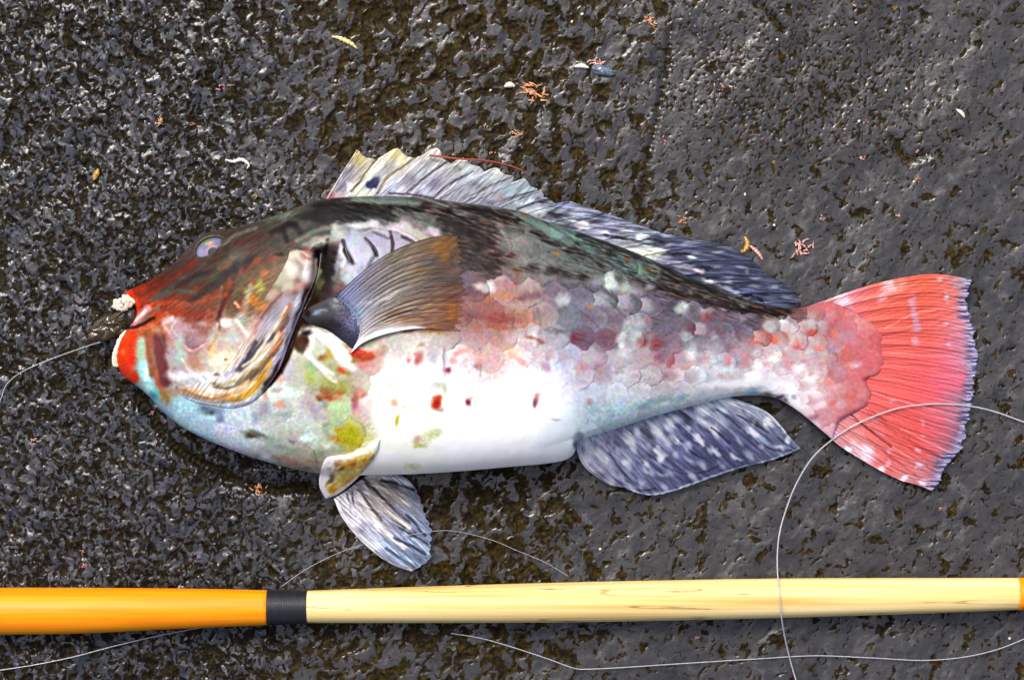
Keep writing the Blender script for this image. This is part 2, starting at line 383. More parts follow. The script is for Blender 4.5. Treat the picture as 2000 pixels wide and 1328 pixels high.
# head: streaks running from the snout up towards the nape
strokes(B, '''
6,9c3424,0.7:300,565;340,542;380,512 5,5c6454,0.7:300,585;335,562;362,540 5,54604e,0.6:345,590;370,560;400,535 6,a03820,0.7:315,600;350,582;385,566
6,30282a,0.75:372,588;400,568;430,535;462,515 5,382c28,0.7:345,560;380,540;420,528 5,b04c28,0.7:400,590;440,560;480,520 4,7a2c28,0.8:425,625;440,585;470,540;490,510
5,5a6450,0.7:455,505;500,478;545,455 6,6c7668,0.6:520,430;560,418;610,405 5,7a3a28,0.6:480,492;520,468;550,450 6,2c2424,0.8:545,452;562,438;575,440;585,452
5,2a2222,0.8:530,455;550,448;560,470 4,8c5a3c,0.5:560,415;590,402 5,6c3228,0.7:460,478;490,468;512,460 4,8c8478,0.6:430,480;470,455;500,445
7,3a3230,0.8:420,555;450,530;490,505 4,c05a30,0.7:350,600;400,585;440,575 4,d05028,0.6:290,600;330,590;360,592 4,6a7460,0.6:310,575;350,568;380,572
5,98a088,0.6:580,470;620,450;660,442 4,3c3430,0.7:455,545;470,520;500,500''')
patches(B, '''
440,520,16,8,-40,a85028,.8,.7 415,545,14,6,-45,5a5a44,.7 470,545,12,7,-50,5c6c54,.7 500,510,14,6,-40,b04a28,.75 530,505,10,5,-20,a83c24,.8 545,497,10,4,0,2c1c18,.85,.4
505,560,12,18,20,a8a04c,.8 495,585,14,12,0,c87c34,.85 480,570,8,8,0,98a050,.7 520,535,10,10,0,c07038,.6 512,600,14,12,0,c88444,.8 470,600,10,10,0,b84c2c,.6 495,552,6,6,0,c04820,.8
460,575,10,16,20,74744c,.6 455,610,16,10,-20,7c7458,.7 475,625,14,12,0,98a48c,.7 560,420,18,7,-25,7c8878,.7 600,440,26,8,-15,6c7468,.6 590,425,14,6,-20,44423c,.7 640,395,40,9,-6,26221f,.85 620,428,30,9,-8,3a3634,.8
690,412,40,10,0,2c2828,.8 670,428,26,8,-8,343030,.7 620,470,26,12,-10,b8b4a4,.7 600,478,20,6,-5,98908a,.7 590,495,20,5,15,c8c4b0,.7 640,470,18,8,-10,a8a898,.6 655,480,14,10,0,6c3c38,.6 600,487,12,4,10,a84c40,.8 570,478,10,4,0,8c4034,.6''')
patches(B, '340,556,62,22,-36,5e4030,.45,.8 400,566,50,22,-32,6a5038,.45,.8 425,530,30,14,-35,6c6248,.5,.8 475,548,22,16,-35,7c6c48,.5,.8 455,505,34,10,-30,6a6450,.5,.8 380,590,40,12,-10,8c5034,.4,.8 300,560,26,10,-35,6c2c1c,.5,.8 455,585,30,18,-30,6c4a30,.4,.8 530,460,40,16,-25,4c443a,.4,.8')
# upper lip, fold, lower lip and the bands of the jaw
patches(B, '''250,577,12,9,40,f03c18,.95,.3 262,592,9,14,-20,f44418,.95,.3 268,606,8,14,10,f8521c,.95,.3 272,616,9,6,30,ff7a40,.7 245,575,6,5,0,f8b0a8,.5
244,700,18,42,6,f04424,.97,.25 252,665,12,24,25,e84c2c,.95,.3 238,690,5,8,0,ff7840,.7 256,735,20,16,40,d84c34,.9,.4 242,722,12,14,0,e04430,.9 262,690,5,10,0,fc6830,.6''')
strokes(B, '''7,e88888,0.9,.4:288,602;272,620;256,638 3,ffd8d0,0.8:284,606;272,618;264,626 4,8c8474,0.7:308,602;290,616;272,632 3,5a2a1c,0.9,.4:300,622;275,636;252,641 7,c85a34,.8:315,620;296,640;282,660
9,b4c4a4,0.95,.5:277,668;276,695;280,725 11,aee0e0,0.95,.5:281,715;288,745;300,775 5,d0f4f8,.8:283,720;287,740 6,a86848,.8:288,650;292,690;298,730 12,8a4a48,0.95,.35:310,660;313,690;317,720;322,745 5,b86848,.7:303,720;308,745;318,765 7,c49870,.5:300,640;312,650''')
patches(B, '''340,628,24,12,10,d8b4b0,.8 345,650,20,22,0,c0aab4,.8 328,640,12,14,0,d09888,.6 375,625,24,8,-10,8c4a34,.7 395,615,22,12,0,984430,.8 400,628,14,7,0,a85848,.7
375,675,17,26,0,a08088,.85 380,705,18,22,0,b88c74,.85 388,720,12,14,0,c89a78,.6 350,672,12,24,10,b0c4b8,.8 352,700,12,18,20,b0ccc0,.8 335,690,12,26,0,b8b4bc,.6 418,660,14,22,0,c4d0cc,.7 418,690,14,22,-20,e8cc98,.8
440,700,20,20,0,f0e4c0,.8 455,660,14,16,0,c0d4cc,.7 442,632,18,10,0,f4e8e0,.9 448,645,12,8,0,d0a8a8,.7 350,735,30,12,0,e8e8f4,.8 400,735,30,12,0,e4ecec,.8 425,705,14,14,0,fcf0d0,.7 443,703,3,2,0,7c5c4c,.8 423,732,5,3,-15,8a4c48,.9,.3
372,645,18,6,10,b8a0bc,.7 395,632,12,6,0,b8a8c0,.6 408,612,10,8,0,b0583c,.6 370,612,20,8,0,a03c20,.8 345,606,18,7,0,b04020,.8 310,612,20,8,0,c04420,.7''')
strokes(B, '''3,f0d0d0,.4:331,650;318,630;330,622 3,f4d8d8,.4:322,630;335,626;337,618 1.6,8c7c80,.6:314,660;322,680;330,690 1.6,e8c8c8,.8:345,655;336,640;345,626 2,f4c8b8,.9:362,676;372,684;390,677;400,672 1.5,9a5a54,.8:375,682;388,676 1.5,8a8070,.8:430,640;425,658;408,680;405,688 3,e0b070,.7:428,650;412,675;405,688 2,4a3a34,.4:438,560;430,600;428,640
2,fae0c0,.7:355,700;370,725;390,740 2,889ca8,.6:395,735;420,750;450,745 3,ffe8d0,.9:462,626;472,640;484,657 2,f8c0a0,.8:459,591;468,600 6,c8d4c4,.35:490,560;470,620;440,660''')
# throat and chest
patches(B, '''300,775,14,12,40,5890a8,.8 308,762,10,6,20,6cac98,.6 325,772,14,16,0,a88448,.85 330,785,10,10,0,98805c,.8 318,800,16,12,50,90b8c8,.7 355,795,26,26,0,b4e4f4,.8 340,765,10,8,0,b89c80,.6 375,800,18,30,-20,b0e0ec,.7
405,800,22,12,20,70889c,.85 425,805,16,10,0,889cb0,.8 412,808,6,5,0,6c7874,.8 430,818,10,8,0,7c84b0,.7 440,840,28,14,10,d4dcf4,.8 400,840,20,10,25,b8d8ec,.7 500,850,30,7,12,7c7c6c,.8 490,852,12,4,10,5c5044,.8 530,862,20,8,10,a0b8a4,.7
560,875,26,8,15,8c9c88,.7 575,905,30,7,15,c08c7c,.75 545,893,18,5,10,b87868,.7 610,900,20,7,10,b49474,.7 600,915,18,6,10,989084,.6 520,895,12,8,0,d0dcf0,.7 500,890,8,5,0,8ca4b8,.7 620,885,16,8,0,98ac78,.7
515,800,14,22,0,a8a0ac,.8 500,815,10,16,0,9ca0b8,.6 548,790,16,9,0,e4a890,.85 548,812,22,5,0,8ca098,.5 560,765,26,12,8,d0f0e8,.9 590,770,18,16,0,d8f0d8,.7 545,740,10,10,0,d49c88,.8 515,770,8,10,0,c09084,.7 560,725,16,16,0,b8b0c0,.8
540,760,12,6,0,a89c90,.6 575,855,14,18,0,c4a4a4,.6 580,845,14,8,0,c8c0b4,.6 600,855,20,12,0,e4fcf0,.8 570,860,4,8,-40,7c7074,.7 600,838,10,10,0,c8d8c8,.6
605,780,14,26,10,b898a0,.8 612,800,14,16,-20,a090a0,.8 625,815,12,10,-20,b8a0b0,.7 632,790,10,10,20,787878,.6 603,735,14,16,0,b0c060,.9,.5 612,715,16,12,0,98bc88,.85 620,735,14,8,0,b8d0a0,.6 608,750,14,7,0,a8b868,.6 645,745,18,14,-20,b0ac50,.9 660,755,24,22,0,a8a858,.85
640,765,16,10,10,a85a28,.9 645,778,22,7,8,c04818,.9 625,778,8,6,0,8c5038,.8 662,768,10,8,0,c8702c,.85 632,697,10,7,-20,9c5828,.9 645,690,9,10,0,c8b454,.85 640,700,14,8,0,b8b870,.7 665,800,20,22,0,bce0a0,.9 655,820,16,14,0,a8c890,.8 640,830,10,10,0,8c9468,.7
680,850,30,20,-15,c8c428,.95,.4 650,858,12,12,0,c8842c,.85 665,838,14,8,-20,c8b440,.8 645,870,14,10,0,e8e8c4,.8 700,862,22,8,-25,dcd838,.8 690,842,10,8,0,b8bc30,.6 640,845,10,8,0,90b088,.8
705,692,30,11,0,d03c14,.95,.35 715,700,22,7,-5,c03410,.85 690,705,10,7,0,a8782c,.85 700,670,30,8,-10,909464,.85 720,668,20,7,-10,a0a078,.7 712,712,22,8,0,e0848c,.85 715,730,14,16,0,c8c0c8,.8 668,722,9,7,0,f0582c,.95,.3 684,725,9,9,0,a87c30,.85 662,735,14,6,15,dcc4c4,.6
700,765,15,14,0,e07c84,.9,.5 693,785,9,24,0,b85a60,.9,.4 712,770,10,5,-40,c85a54,.8 690,760,10,8,0,889084,.6 705,740,12,10,0,d4b4c0,.6 700,800,10,16,0,e8b0bc,.6''')
# white sinews at the fin root, dark cleft flesh
strokes(B, '''7,f4f8ec,0.95,.4:615,648;640,668;665,690;680,700 5,fcfcf8,.95:640,655;660,672;672,690 9,f8f8f4,.9:655,680;668,705;690,720 4,ece8ec,.85:570,650;566,675;560,700 5,f4f0f0,.8:606,680;608,660;600,645 3,f8ece4,.9:580,646;590,652;596,658 4,ecf4ec,.8:625,715;640,735;655,745 5,f0f8f4,.7:600,690;620,712;650,730''')
patches(B, '''590,670,16,18,0,5c3220,.95,.35 585,682,12,8,20,58481c,.8 597,650,12,8,0,2c2018,.9 622,545,18,34,15,4a4a34,.9 615,560,14,16,0,70784c,.85 622,540,8,10,0,98a480,.7 635,510,22,28,0,241e1c,.95,.4 605,590,16,26,25,4c2e18,.95,.4 640,575,22,16,0,3c2420,.9
645,540,10,20,10,281c1a,.8 650,490,14,12,0,4a3430,.8 620,500,12,12,0,1c1614,.9 665,560,14,14,0,6c3830,.8 625,575,10,8,0,586830,.7 600,625,12,14,0,241812,.9''')
strokes(B, '''9,33190c,0.97,.35:610,560;592,600;575,645;560,690;545,722 7,41200e,0.95,.35:560,690;548,715;535,735;522,750 4,241810,.9:545,722;530,745;515,762 3,1c1410,.8:640,470;636,490;640,510 5,b4b4c0,.9:668,480;658,520;650,545 4,bcc0cc,.85:664,490;672,505;668,520''')
patches(B, '640,535,20,44,12,2a221c,.85 612,600,14,34,25,2c1a0e,.9 628,555,8,14,10,6c7450,.7 622,530,6,8,0,8c9878,.6 660,575,16,12,0,482420,.7')
# shoulder plates with dark cracks
patches(B, '''690,470,26,30,10,b0b8c8,.85 740,470,34,22,0,a8a4bc,.8 700,510,26,24,0,a0a0bc,.8 770,480,30,24,0,a4a0b0,.8 690,545,22,20,0,b0bcc8,.85 660,455,14,18,0,c8ccc8,.7 800,450,44,10,22,c8c4c4,.7 820,460,34,8,28,b4b09c,.7 770,445,30,7,0,c4bcc8,.8
700,440,30,6,-4,c8ccc8,.8 850,455,22,9,20,dcd4dc,.7 730,440,20,6,0,d0ccd0,.7 830,435,20,10,10,a0aca0,.7 780,425,40,8,12,8c948c,.6 730,418,50,9,8,343030,.85 690,425,26,10,0,2c2a2a,.8 760,405,40,7,3,98a8a0,.7 820,400,30,6,6,8c9088,.6 700,393,40,6,0,a8c0b0,.6''')
strokes(B, '''2.2,4a3034,.95,.4:714,466;722,474;732,488;736,500 3,3a2428,.95,.4:728,482;732,492;734,498 1.6,5a4448,.9:734,497;724,512;716,528 2,50343a,.95,.4:762,452;764,464;767,478;766,492 2.5,42282c,.95:763,464;767,476;767,486 2,5c4c58,.8:728,452;742,458;758,466 2.5,483438,.85:785,462;796,468;808,472 3,301c18,.85,.4:670,470;676,490;684,510 4,3a201c,.9:672,490;680,502;690,514 2,e8d8e0,.7:770,448;800,462;815,472 1.4,dcd0d8,.7:712,455;735,450;760,456 2,d8d0dc,.6:690,440;715,444;730,440''')
# back: dark brown with green grey streaks along the body
strokes(B, '''9,3a302e,.85:640,392;700,400;760,408;820,412 7,98aca0,.6:690,388;750,390;810,398 6,98a09a,.6:770,412;830,424;880,440 8,5c4440,.7:830,400;890,415;950,440 8,42322f,.8:860,430;910,450;960,480 7,3c302c,.8:880,410;950,415;1010,430 7,98a098,.6:890,412;930,425;960,432 5,6c4238,.7:900,470;940,485;970,500 9,4a3834,.8:890,480;930,505;960,530 6,8c8c84,.6:980,440;1040,462;1100,490
7,8ab0a4,.8:1010,420;1050,440;1090,458 6,403430,.8:1040,455;1090,478;1140,500 7,7ca89c,.8:1100,450;1140,470;1180,490 6,4c423e,.8:1130,465;1190,495;1240,530 6,80a498,.75:1200,500;1240,525;1270,545 5,383432,.85:1240,492;1300,522;1360,552;1420,578 6,46342c,.85:1250,545;1310,568;1370,585 5,383230,.85:1140,458;1200,480;1250,500 9,4c4440,.8:1290,540;1360,565;1430,590 6,3c2a22,.85:1420,592;1480,606;1540,606 5,7c9084,.7:1240,520;1262,545 5,92a89a,.6:1130,515;1160,540;1190,550''')
patches(B, '''1040,410,16,7,15,b8e0d4,.8 1025,423,10,5,20,c07c48,.8 948,437,8,5,15,b85c40,.85 989,436,5,6,0,a84c44,.8 1085,496,9,4,15,c88428,.9 1222,508,5,10,-20,b4642c,.9 1265,525,6,12,-30,9c5c34,.8 1280,530,8,7,0,6c4c38,.7 975,468,12,12,0,98807c,.6 1000,470,26,18,10,b4b4ac,.7 985,455,8,4,10,d8dcd4,.7
960,520,18,10,0,3c221c,.85 930,500,18,9,20,58605c,.6 970,505,12,8,30,5c3028,.8 1000,500,12,6,40,7c3830,.8 1010,515,26,12,0,bcc0b0,.7 1040,530,24,12,0,b0bcb4,.7 1012,532,8,7,0,a0682c,.9 1035,530,14,8,0,605460,.75 1075,530,18,8,0,4c4440,.8 1100,515,16,8,20,8c847c,.6 1060,520,12,8,0,98bcb4,.6 1090,525,14,6,0,34302c,.8
935,525,10,4,25,2c2024,.6 910,525,14,10,0,5c5460,.7 920,490,10,5,20,707870,.6 1140,538,14,9,0,44302c,.8 1170,525,12,8,0,8c746c,.6 1130,470,12,8,0,90b8b0,.6 1150,480,10,6,0,5c6c68,.6 1200,515,12,9,0,74808c,.6 1180,520,9,7,0,6c4840,.6
1378,582,10,6,20,98a890,.8 1345,570,8,7,0,809484,.7 1450,595,18,8,15,a0a890,.75 1470,605,10,7,0,7c3826,.8 1515,615,20,6,0,6c3c2c,.8 1530,605,8,5,0,8c3424,.7 1300,565,14,8,0,3c2c24,.8 1335,578,14,6,0,402820,.8 1420,598,18,6,15,342420,.8''')
strokes(B, '''9,3a2c26,.45:960,505;1030,522;1090,530;1140,540 8,3a2c26,.5:1200,548;1260,556;1320,575;1380,590 7,33231c,.8:1380,592;1450,606;1520,612 16,7a7084,.55:1080,562;1160,572;1250,588 16,766c80,.6:1250,588;1330,600;1420,622;1470,632 14,8c8090,.4:1080,600;1200,620;1300,645
1.6,2c2624,.55:1060,432;1120,470;1175,520 1.6,2c2624,.55:1100,445;1160,485;1215,540 1.6,2c2624,.5:1150,462;1200,500;1245,550 1.6,2c2624,.5:1190,478;1235,512;1275,556 1.6,2c2624,.5:1010,425;1070,462;1130,515 1.5,342c2a,.5:1130,555;1190,590;1240,640 1.5,4c4850,.45:1175,560;1225,605;1265,650 1.5,4c4850,.4:1110,590;1160,630;1200,680 1.4,484450,.5:868,675;866,700;869,735 1.4,484450,.5:937,680;939,705;938,735 1.4,5c5464,.45:1000,560;1004,600;1001,640 1.4,5c5464,.4:1050,600;1056,640;1050,680''')
patches(B, '''1010,470,40,16,20,b0b4aa,.6 985,480,20,14,0,b4aca4,.5 1050,505,34,12,16,a4aca4,.55 1020,512,26,12,0,c0c0b0,.6 1085,455,30,9,24,9cc0b4,.55 1150,485,26,8,28,8cb0a4,.5 1245,520,22,9,32,94bcac,.6 1130,530,30,9,18,98a89c,.5 760,396,50,6,2,a4b8ac,.6 860,398,40,6,6,98a49c,.5 690,394,30,5,0,b0c0b0,.5 900,415,26,6,10,98948c,.5 1190,545,20,8,16,b4c0b4,.5 940,455,20,7,20,6c4038,.6 890,500,16,12,0,2c2220,.6''')
# flank scales picked out by colour
patches(B, '''940,560,16,9,0,f8ece8,.9 957,562,14,10,0,f8f0ec,.85 915,545,18,22,0,8c7c8c,.8 920,570,14,12,0,8c5c74,.7 995,552,20,9,5,c4787c,.8 985,575,26,12,5,d88460,.85 955,585,14,9,0,d08468,.7 990,545,12,6,0,887890,.6 1030,555,18,14,0,c8bcbc,.7 1045,575,30,10,-8,9c7480,.85 1020,585,18,6,0,986070,.7
1080,560,14,16,0,8c8494,.7 1100,585,16,14,0,d8e4ec,.85 1010,600,26,10,5,c8c4b8,.7 920,620,18,14,0,9c5c60,.85 975,622,34,12,5,b8584c,.9 975,638,30,8,5,d07050,.8 930,640,18,10,0,c07460,.7 1020,615,26,8,0,d09878,.8 1030,632,20,9,-8,d8a084,.8 1010,660,24,12,0,f4e8e8,.85 1040,655,14,20,0,f4ecf0,.85 1035,660,16,5,15,b46c54,.85 1055,668,12,4,20,a06458,.8
1085,640,18,20,0,a8b0b4,.7 1090,645,22,7,5,806878,.75 1120,610,18,18,20,9ca8b8,.6 1130,660,22,16,5,946878,.9 1118,663,8,10,0,a85468,.85 1150,670,16,14,0,8c7890,.75 1185,665,20,24,0,94687a,.85 1190,655,12,16,0,a07470,.7 1215,665,10,24,5,ecfcf8,.95,.4 1220,690,14,14,0,f0f4f4,.85 1155,597,5,9,0,d08c54,.9 1175,600,14,10,0,948090,.6
1192,552,15,17,0,e4f4ec,.95,.4 1170,550,12,12,0,c4bcc8,.6 1222,565,18,18,0,c8d0cc,.85 1215,572,10,8,0,b07c84,.8 1250,575,12,16,0,988ca4,.7 1230,600,18,12,0,948894,.7 1260,600,20,14,0,7c7488,.8 1290,590,18,14,0,7c7080,.7 1270,560,12,9,0,b8b4cc,.7 1334,602,14,16,0,dcecdf,.95,.4 1285,625,24,16,0,847888,.8 1270,625,8,12,0,a87080,.7
1225,632,12,12,0,d8e8e4,.85 1210,620,16,8,0,9c7c94,.6 1250,635,12,10,0,ccd4e8,.7 1300,640,18,8,0,988ca4,.7 1240,655,14,14,0,c4d4cc,.7 1252,670,12,12,0,a85c60,.9 1285,672,16,14,0,a85c64,.9 1290,695,14,18,0,b07488,.85 1280,668,8,6,0,c86c60,.8 1300,685,8,22,0,8c7c90,.7 1318,700,12,20,10,b8707c,.9 1310,708,8,12,0,c86c74,.8 1330,700,7,20,0,948898,.6 1350,690,12,24,0,ecfcf8,.9 1340,655,12,10,0,d8e4ec,.8
1355,645,16,10,0,a8647c,.85 1345,632,10,8,0,a86474,.7 1380,620,16,10,0,c06c6c,.7 1370,612,10,6,0,d07c74,.6 1380,605,14,8,0,b8b4c4,.7 1400,640,18,14,0,8c8498,.7 1430,640,20,12,0,7c7488,.8 1420,615,26,8,5,7c7484,.8 1450,625,12,8,0,a098a8,.6 1395,655,10,9,0,c4c8dc,.6 1460,650,16,10,0,8c88a0,.7
1140,715,16,12,0,c48c9c,.85 1130,722,10,12,0,c8909c,.7 1175,722,16,18,0,b89ca4,.8 1165,715,8,10,0,a88890,.6 1190,725,8,22,0,a09cb8,.6 1210,725,9,7,0,b8a0a4,.8 1240,735,12,8,0,d0b8b8,.7 1100,715,14,10,0,c4d0ec,.7 1075,690,16,10,-30,c8a8b0,.7 1065,715,10,12,-40,b890ac,.7 1068,700,6,6,0,a89088,.6
1000,690,20,14,0,f8c4a0,.8 1020,705,16,8,30,f0b0a8,.85 990,678,10,8,0,f0b898,.7 940,700,14,12,0,f4c0b4,.7 920,690,10,14,0,e8b0a8,.7 930,715,8,8,0,c87c78,.7 895,690,12,8,0,e8988c,.8 885,705,10,10,0,f0a09c,.85 875,722,7,8,0,b05c64,.9 910,685,14,6,0,e09c88,.8 868,720,4,14,0,f0a0d8,.6
818,698,10,14,0,dc8c88,.9 815,700,6,8,0,cc8084,.7 797,703,5,5,0,e0889c,.9 822,674,9,5,-20,b8986c,.8 850,650,30,5,3,b87c2c,.7 790,645,34,5,2,a85c30,.8 745,690,14,9,0,b89880,.75 750,680,10,7,0,a88c6c,.6 765,748,7,12,35,ccc4b8,.7 845,695,10,20,0,c8c8d0,.7 840,760,12,18,10,d4dcc8,.6 868,760,12,8,40,c8c4a8,.75 855,750,10,8,0,c0c8bc,.6''')
# belly spots
patches(B, '''851,787,11,13,0,d04818,.97,.6 856,776,9,8,0,dc5428,.8 860,800,10,6,0,d8a488,.7 915,786,6,8,0,a03848,.9,.7 920,778,8,5,-20,e8b4a4,.7 1047,783,6,17,12,d09090,.9,.5 1043,787,5,10,0,a8788c,.9 1052,772,8,4,-30,f0b8ac,.7 770,785,9,10,0,f4b898,.85 788,795,8,5,0,f8d8b8,.7 800,770,30,26,0,f4f8e0,.6
776,822,4,13,12,d8c83c,.9,.3 840,852,26,12,-20,e4ecb0,.8 815,858,9,9,0,e8c8a8,.85 820,870,14,6,0,e0e070,.7 855,845,10,8,0,d8e8b8,.7 805,912,20,8,0,ecf0b8,.7 1085,820,14,2,5,d0b8b8,.8 975,808,10,10,0,f0f4f4,.4 745,800,16,10,0,f8f0ec,.6 760,890,30,16,0,fcfcf8,.9 700,935,20,10,0,f4f0ec,.8
1145,760,10,6,0,ccc4d8,.6 1160,795,10,14,0,c4dcec,.8 1150,785,5,7,0,d0a8a8,.8 1210,800,30,12,-15,c8ecf0,.7 1260,790,24,10,-15,a8dce4,.7 1290,780,26,8,-14,b8d8d8,.7 1330,775,20,7,-14,98c8d0,.7 1370,770,16,6,-10,c8e4e4,.7 1470,765,14,6,-5,9ccce4,.85 1485,775,7,4,-20,c05840,.9,.3 1500,770,12,6,10,8c7078,.85 1520,778,14,7,30,a8a8a4,.7
1130,855,12,14,0,90a8b4,.8 1125,870,6,10,0,747894,.8 1330,715,10,6,0,e4b0a0,.7 1345,712,8,6,0,f0b8a4,.8 1410,735,8,5,0,f4bcb0,.8 1380,700,10,6,0,d8a8a8,.7 1420,700,8,16,0,d8848c,.8 1422,708,6,6,0,ec9c88,.8 1455,700,12,14,0,cc8890,.85 1460,710,8,7,0,e0988c,.7 1440,705,8,8,0,a8a4b0,.7 1375,690,5,4,0,8c8090,.7 1500,712,8,12,0,f0b0b0,.8 1510,700,12,10,0,fcfcfc,.9
1540,712,12,14,0,e8a8a8,.85 1535,730,8,8,0,f0d8d8,.6 1480,660,18,12,-10,c86c60,.9 1478,668,14,8,0,d88070,.7 1503,638,14,14,0,d8d8d4,.9,.4 1530,632,14,12,0,ccd4d8,.9 1555,618,10,8,0,b07c80,.8 1540,650,12,9,20,b85850,.85 1510,665,12,9,0,e07c68,.85 1500,655,9,7,0,d86c60,.7 1548,645,16,14,0,d8ccd0,.8 1530,680,16,10,0,c8ccd0,.8 1555,675,8,8,0,dc7468,.85 1520,690,18,10,0,e4d0d4,.7
1400,705,16,12,0,d4e0ec,.7 1480,690,12,10,0,dce0e4,.7 1470,735,20,12,0,fff8f8,.9 1480,715,12,10,0,ffffff,.7 1420,720,16,8,0,dcecf4,.7 1380,735,18,12,0,e0f4fc,.7 1560,720,16,12,0,f8f0f4,.8 1430,750,60,10,-4,fffcfc,.9 1530,760,26,16,0,fcfcff,.85 1560,790,20,14,30,f4fcff,.9 1590,770,20,14,0,f4f0f8,.8 1605,790,16,8,-20,fffaf6,.85 1525,775,10,3,-20,68607c,.9 1535,782,8,3,50,78708c,.8 1550,775,6,5,0,a0a0c0,.7
1585,735,14,14,0,fcf0f0,.9 1585,730,5,5,0,f4b8b0,.9 1590,825,18,9,40,c8ccec,.85 1590,815,14,5,-15,7c7498,.8 1600,830,14,10,40,e8f4fc,.9 1610,845,10,8,40,d8e8f8,.8 1580,690,12,10,0,d8c8cc,.7''', 0.35)
# tail base: red hearts on pale scales
patches(B, '''1585,648,11,10,0,d0584c,.95,.5 1572,645,7,7,0,a85c50,.7 1590,630,18,10,0,c8ccd0,.7 1608,640,12,12,0,b09ca4,.7 1595,615,9,12,0,a87070,.8 1612,618,8,10,0,888098,.7 1617,602,10,6,10,e07460,.9 1605,595,14,5,0,c07884,.8 1640,605,12,8,0,a07c84,.7 1645,612,7,12,-10,e07458,.9 1625,640,12,26,30,b8646c,.85 1632,652,9,9,0,e07860,.9
1665,640,14,16,0,d0a0b8,.7 1690,640,16,22,0,d89cac,.8 1694,635,9,14,0,f08870,.8 1680,625,12,8,20,f8c0b4,.8 1660,615,12,8,0,c898b0,.7 1655,655,16,10,0,b0a0b4,.8 1670,670,18,6,0,d8a0c8,.6 1602,680,10,9,-40,e09080,.9 1625,680,14,10,0,a8a0b4,.8 1558,672,8,8,0,e07068,.85 1560,680,6,6,0,d0605c,.7 1655,690,11,16,0,dc6c5c,.9 1675,690,14,14,0,cc7078,.7 1695,700,16,18,-20,c87c8c,.8 1705,705,8,10,0,dc6c6c,.7
1670,712,16,7,0,ece0e4,.85 1610,705,9,7,-30,e88c80,.85 1620,745,9,12,20,e48880,.9 1640,725,12,14,0,c8a8b8,.7 1660,728,14,8,0,dca4b8,.7 1655,715,7,10,0,f09c7c,.7 1662,775,16,8,10,dc6c54,.9 1645,790,12,10,0,d0c4d8,.85 1628,788,6,9,20,dc7860,.85 1675,790,12,12,0,d0a0b4,.8 1660,795,6,8,0,dc8878,.7 1690,770,10,12,0,b87888,.7 1690,750,16,6,-10,cc94b0,.6 1600,760,10,6,0,f8c8c0,.6 1640,800,24,3,4,a07888,.6 1570,705,10,6,0,dca0a4,.7''')

def soften(A, n):
    for _ in range(n):
        P_ = np.pad(A, ((1, 1), (1, 1), (0, 0)), 'edge')
        A = (P_[1:-1, 1:-1]*2+P_[:-2, 1:-1]+P_[2:, 1:-1]+P_[1:-1, :-2]+P_[1:-1, 2:])/6
    return A
patches(B, '738,772,46,70,0,f0f0ea,.45,.9 760,700,40,26,0,ece8e4,.35,.9')
B.c = soften(B.c, 6)
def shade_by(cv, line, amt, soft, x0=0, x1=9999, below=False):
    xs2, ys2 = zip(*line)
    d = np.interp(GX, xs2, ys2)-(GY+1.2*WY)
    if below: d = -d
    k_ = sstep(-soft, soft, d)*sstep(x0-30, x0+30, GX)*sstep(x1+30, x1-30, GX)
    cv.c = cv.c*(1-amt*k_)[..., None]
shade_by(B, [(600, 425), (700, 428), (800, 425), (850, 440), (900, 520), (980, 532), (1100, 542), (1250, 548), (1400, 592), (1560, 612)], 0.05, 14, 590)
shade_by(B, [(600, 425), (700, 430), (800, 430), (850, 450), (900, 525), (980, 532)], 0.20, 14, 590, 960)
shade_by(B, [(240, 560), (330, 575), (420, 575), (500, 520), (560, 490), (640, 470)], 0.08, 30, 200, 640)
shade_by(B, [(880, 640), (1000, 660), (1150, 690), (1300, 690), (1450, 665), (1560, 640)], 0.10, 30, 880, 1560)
# --- scale pattern (relief + patchy tint), overlapping towards the tail
def scale_field():
    P = np.interp(np.arange(X0, X1), [600, 900, 1100, 1300, 1500, 1640, 1760], [60, 58, 50, 42, 35, 38, 52])
    Q = np.interp(np.arange(X0, X1), [600, 900, 1100, 1300, 1500, 1640, 1760], [50, 48, 40, 33, 27, 30, 40])
    ym = np.interp(np.arange(X0, X1), [600, 900, 1200, 1400, 1560, 1760], [650, 655, 660, 675, 695, 705])
    Sx = np.cumsum(1/P)
    t = (GY+0.5*WY-ym[None])/Q[None]
    s = Sx[None]+0.012*t*t+0.008*WX
    best = np.full(s.shape, 1e9, np.float32); d_b = np.ones(s.shape, np.float32); sc_ = np.zeros(s.shape, np.float32); tc_ = np.zeros(s.shape, np.float32); rid = np.zeros(s.shape, np.int64)
    rs, rt = 0.98, 0.76
    fj = np.floor(t+0.5).astype(int)
    for dj in (-1, 0, 1):
        j = fj+dj; off = 0.5*(j % 2)
        fi = np.floor(s-off).astype(int)
        for di in (-1, 0, 1, 2):
            cs = fi+di+off
            d = np.sqrt(((s-cs)/rs)**2+((t-j)/rt)**2)
            ok = (d < 1) & (cs < best)
            best = np.where(ok, cs, best); d_b = np.where(ok, d, d_b)
            sc_ = np.where(ok, cs-s, sc_); tc_ = np.where(ok, j-t, tc_)
            rid = np.where(ok, (fi+di)*7919+j*104729, rid)
    r1 = ((np.sin(rid*0.137)*43758.5453) % 1.0); r2 = ((np.sin(rid*0.291+2.0)*24634.6345) % 1.0)
    return sc_*P[None], tc_*Q[None], d_b, r1, r2, -sc_/rs
SX, SY, SD, SR1, SR2, SREAR = scale_field()
gill_x = np.interp(GY, [380, 440, 500, 560, 620, 680, 705, 740, 800, 870, 930], [905, 905, 905, 905, 880, 740, 640, 585, 530, 520, 520])
scale_mask = sstep(gill_x-20, gill_x+50, GX)
belly = np.clip((B.c.min(axis=2)-0.80)/0.12, 0, 1)
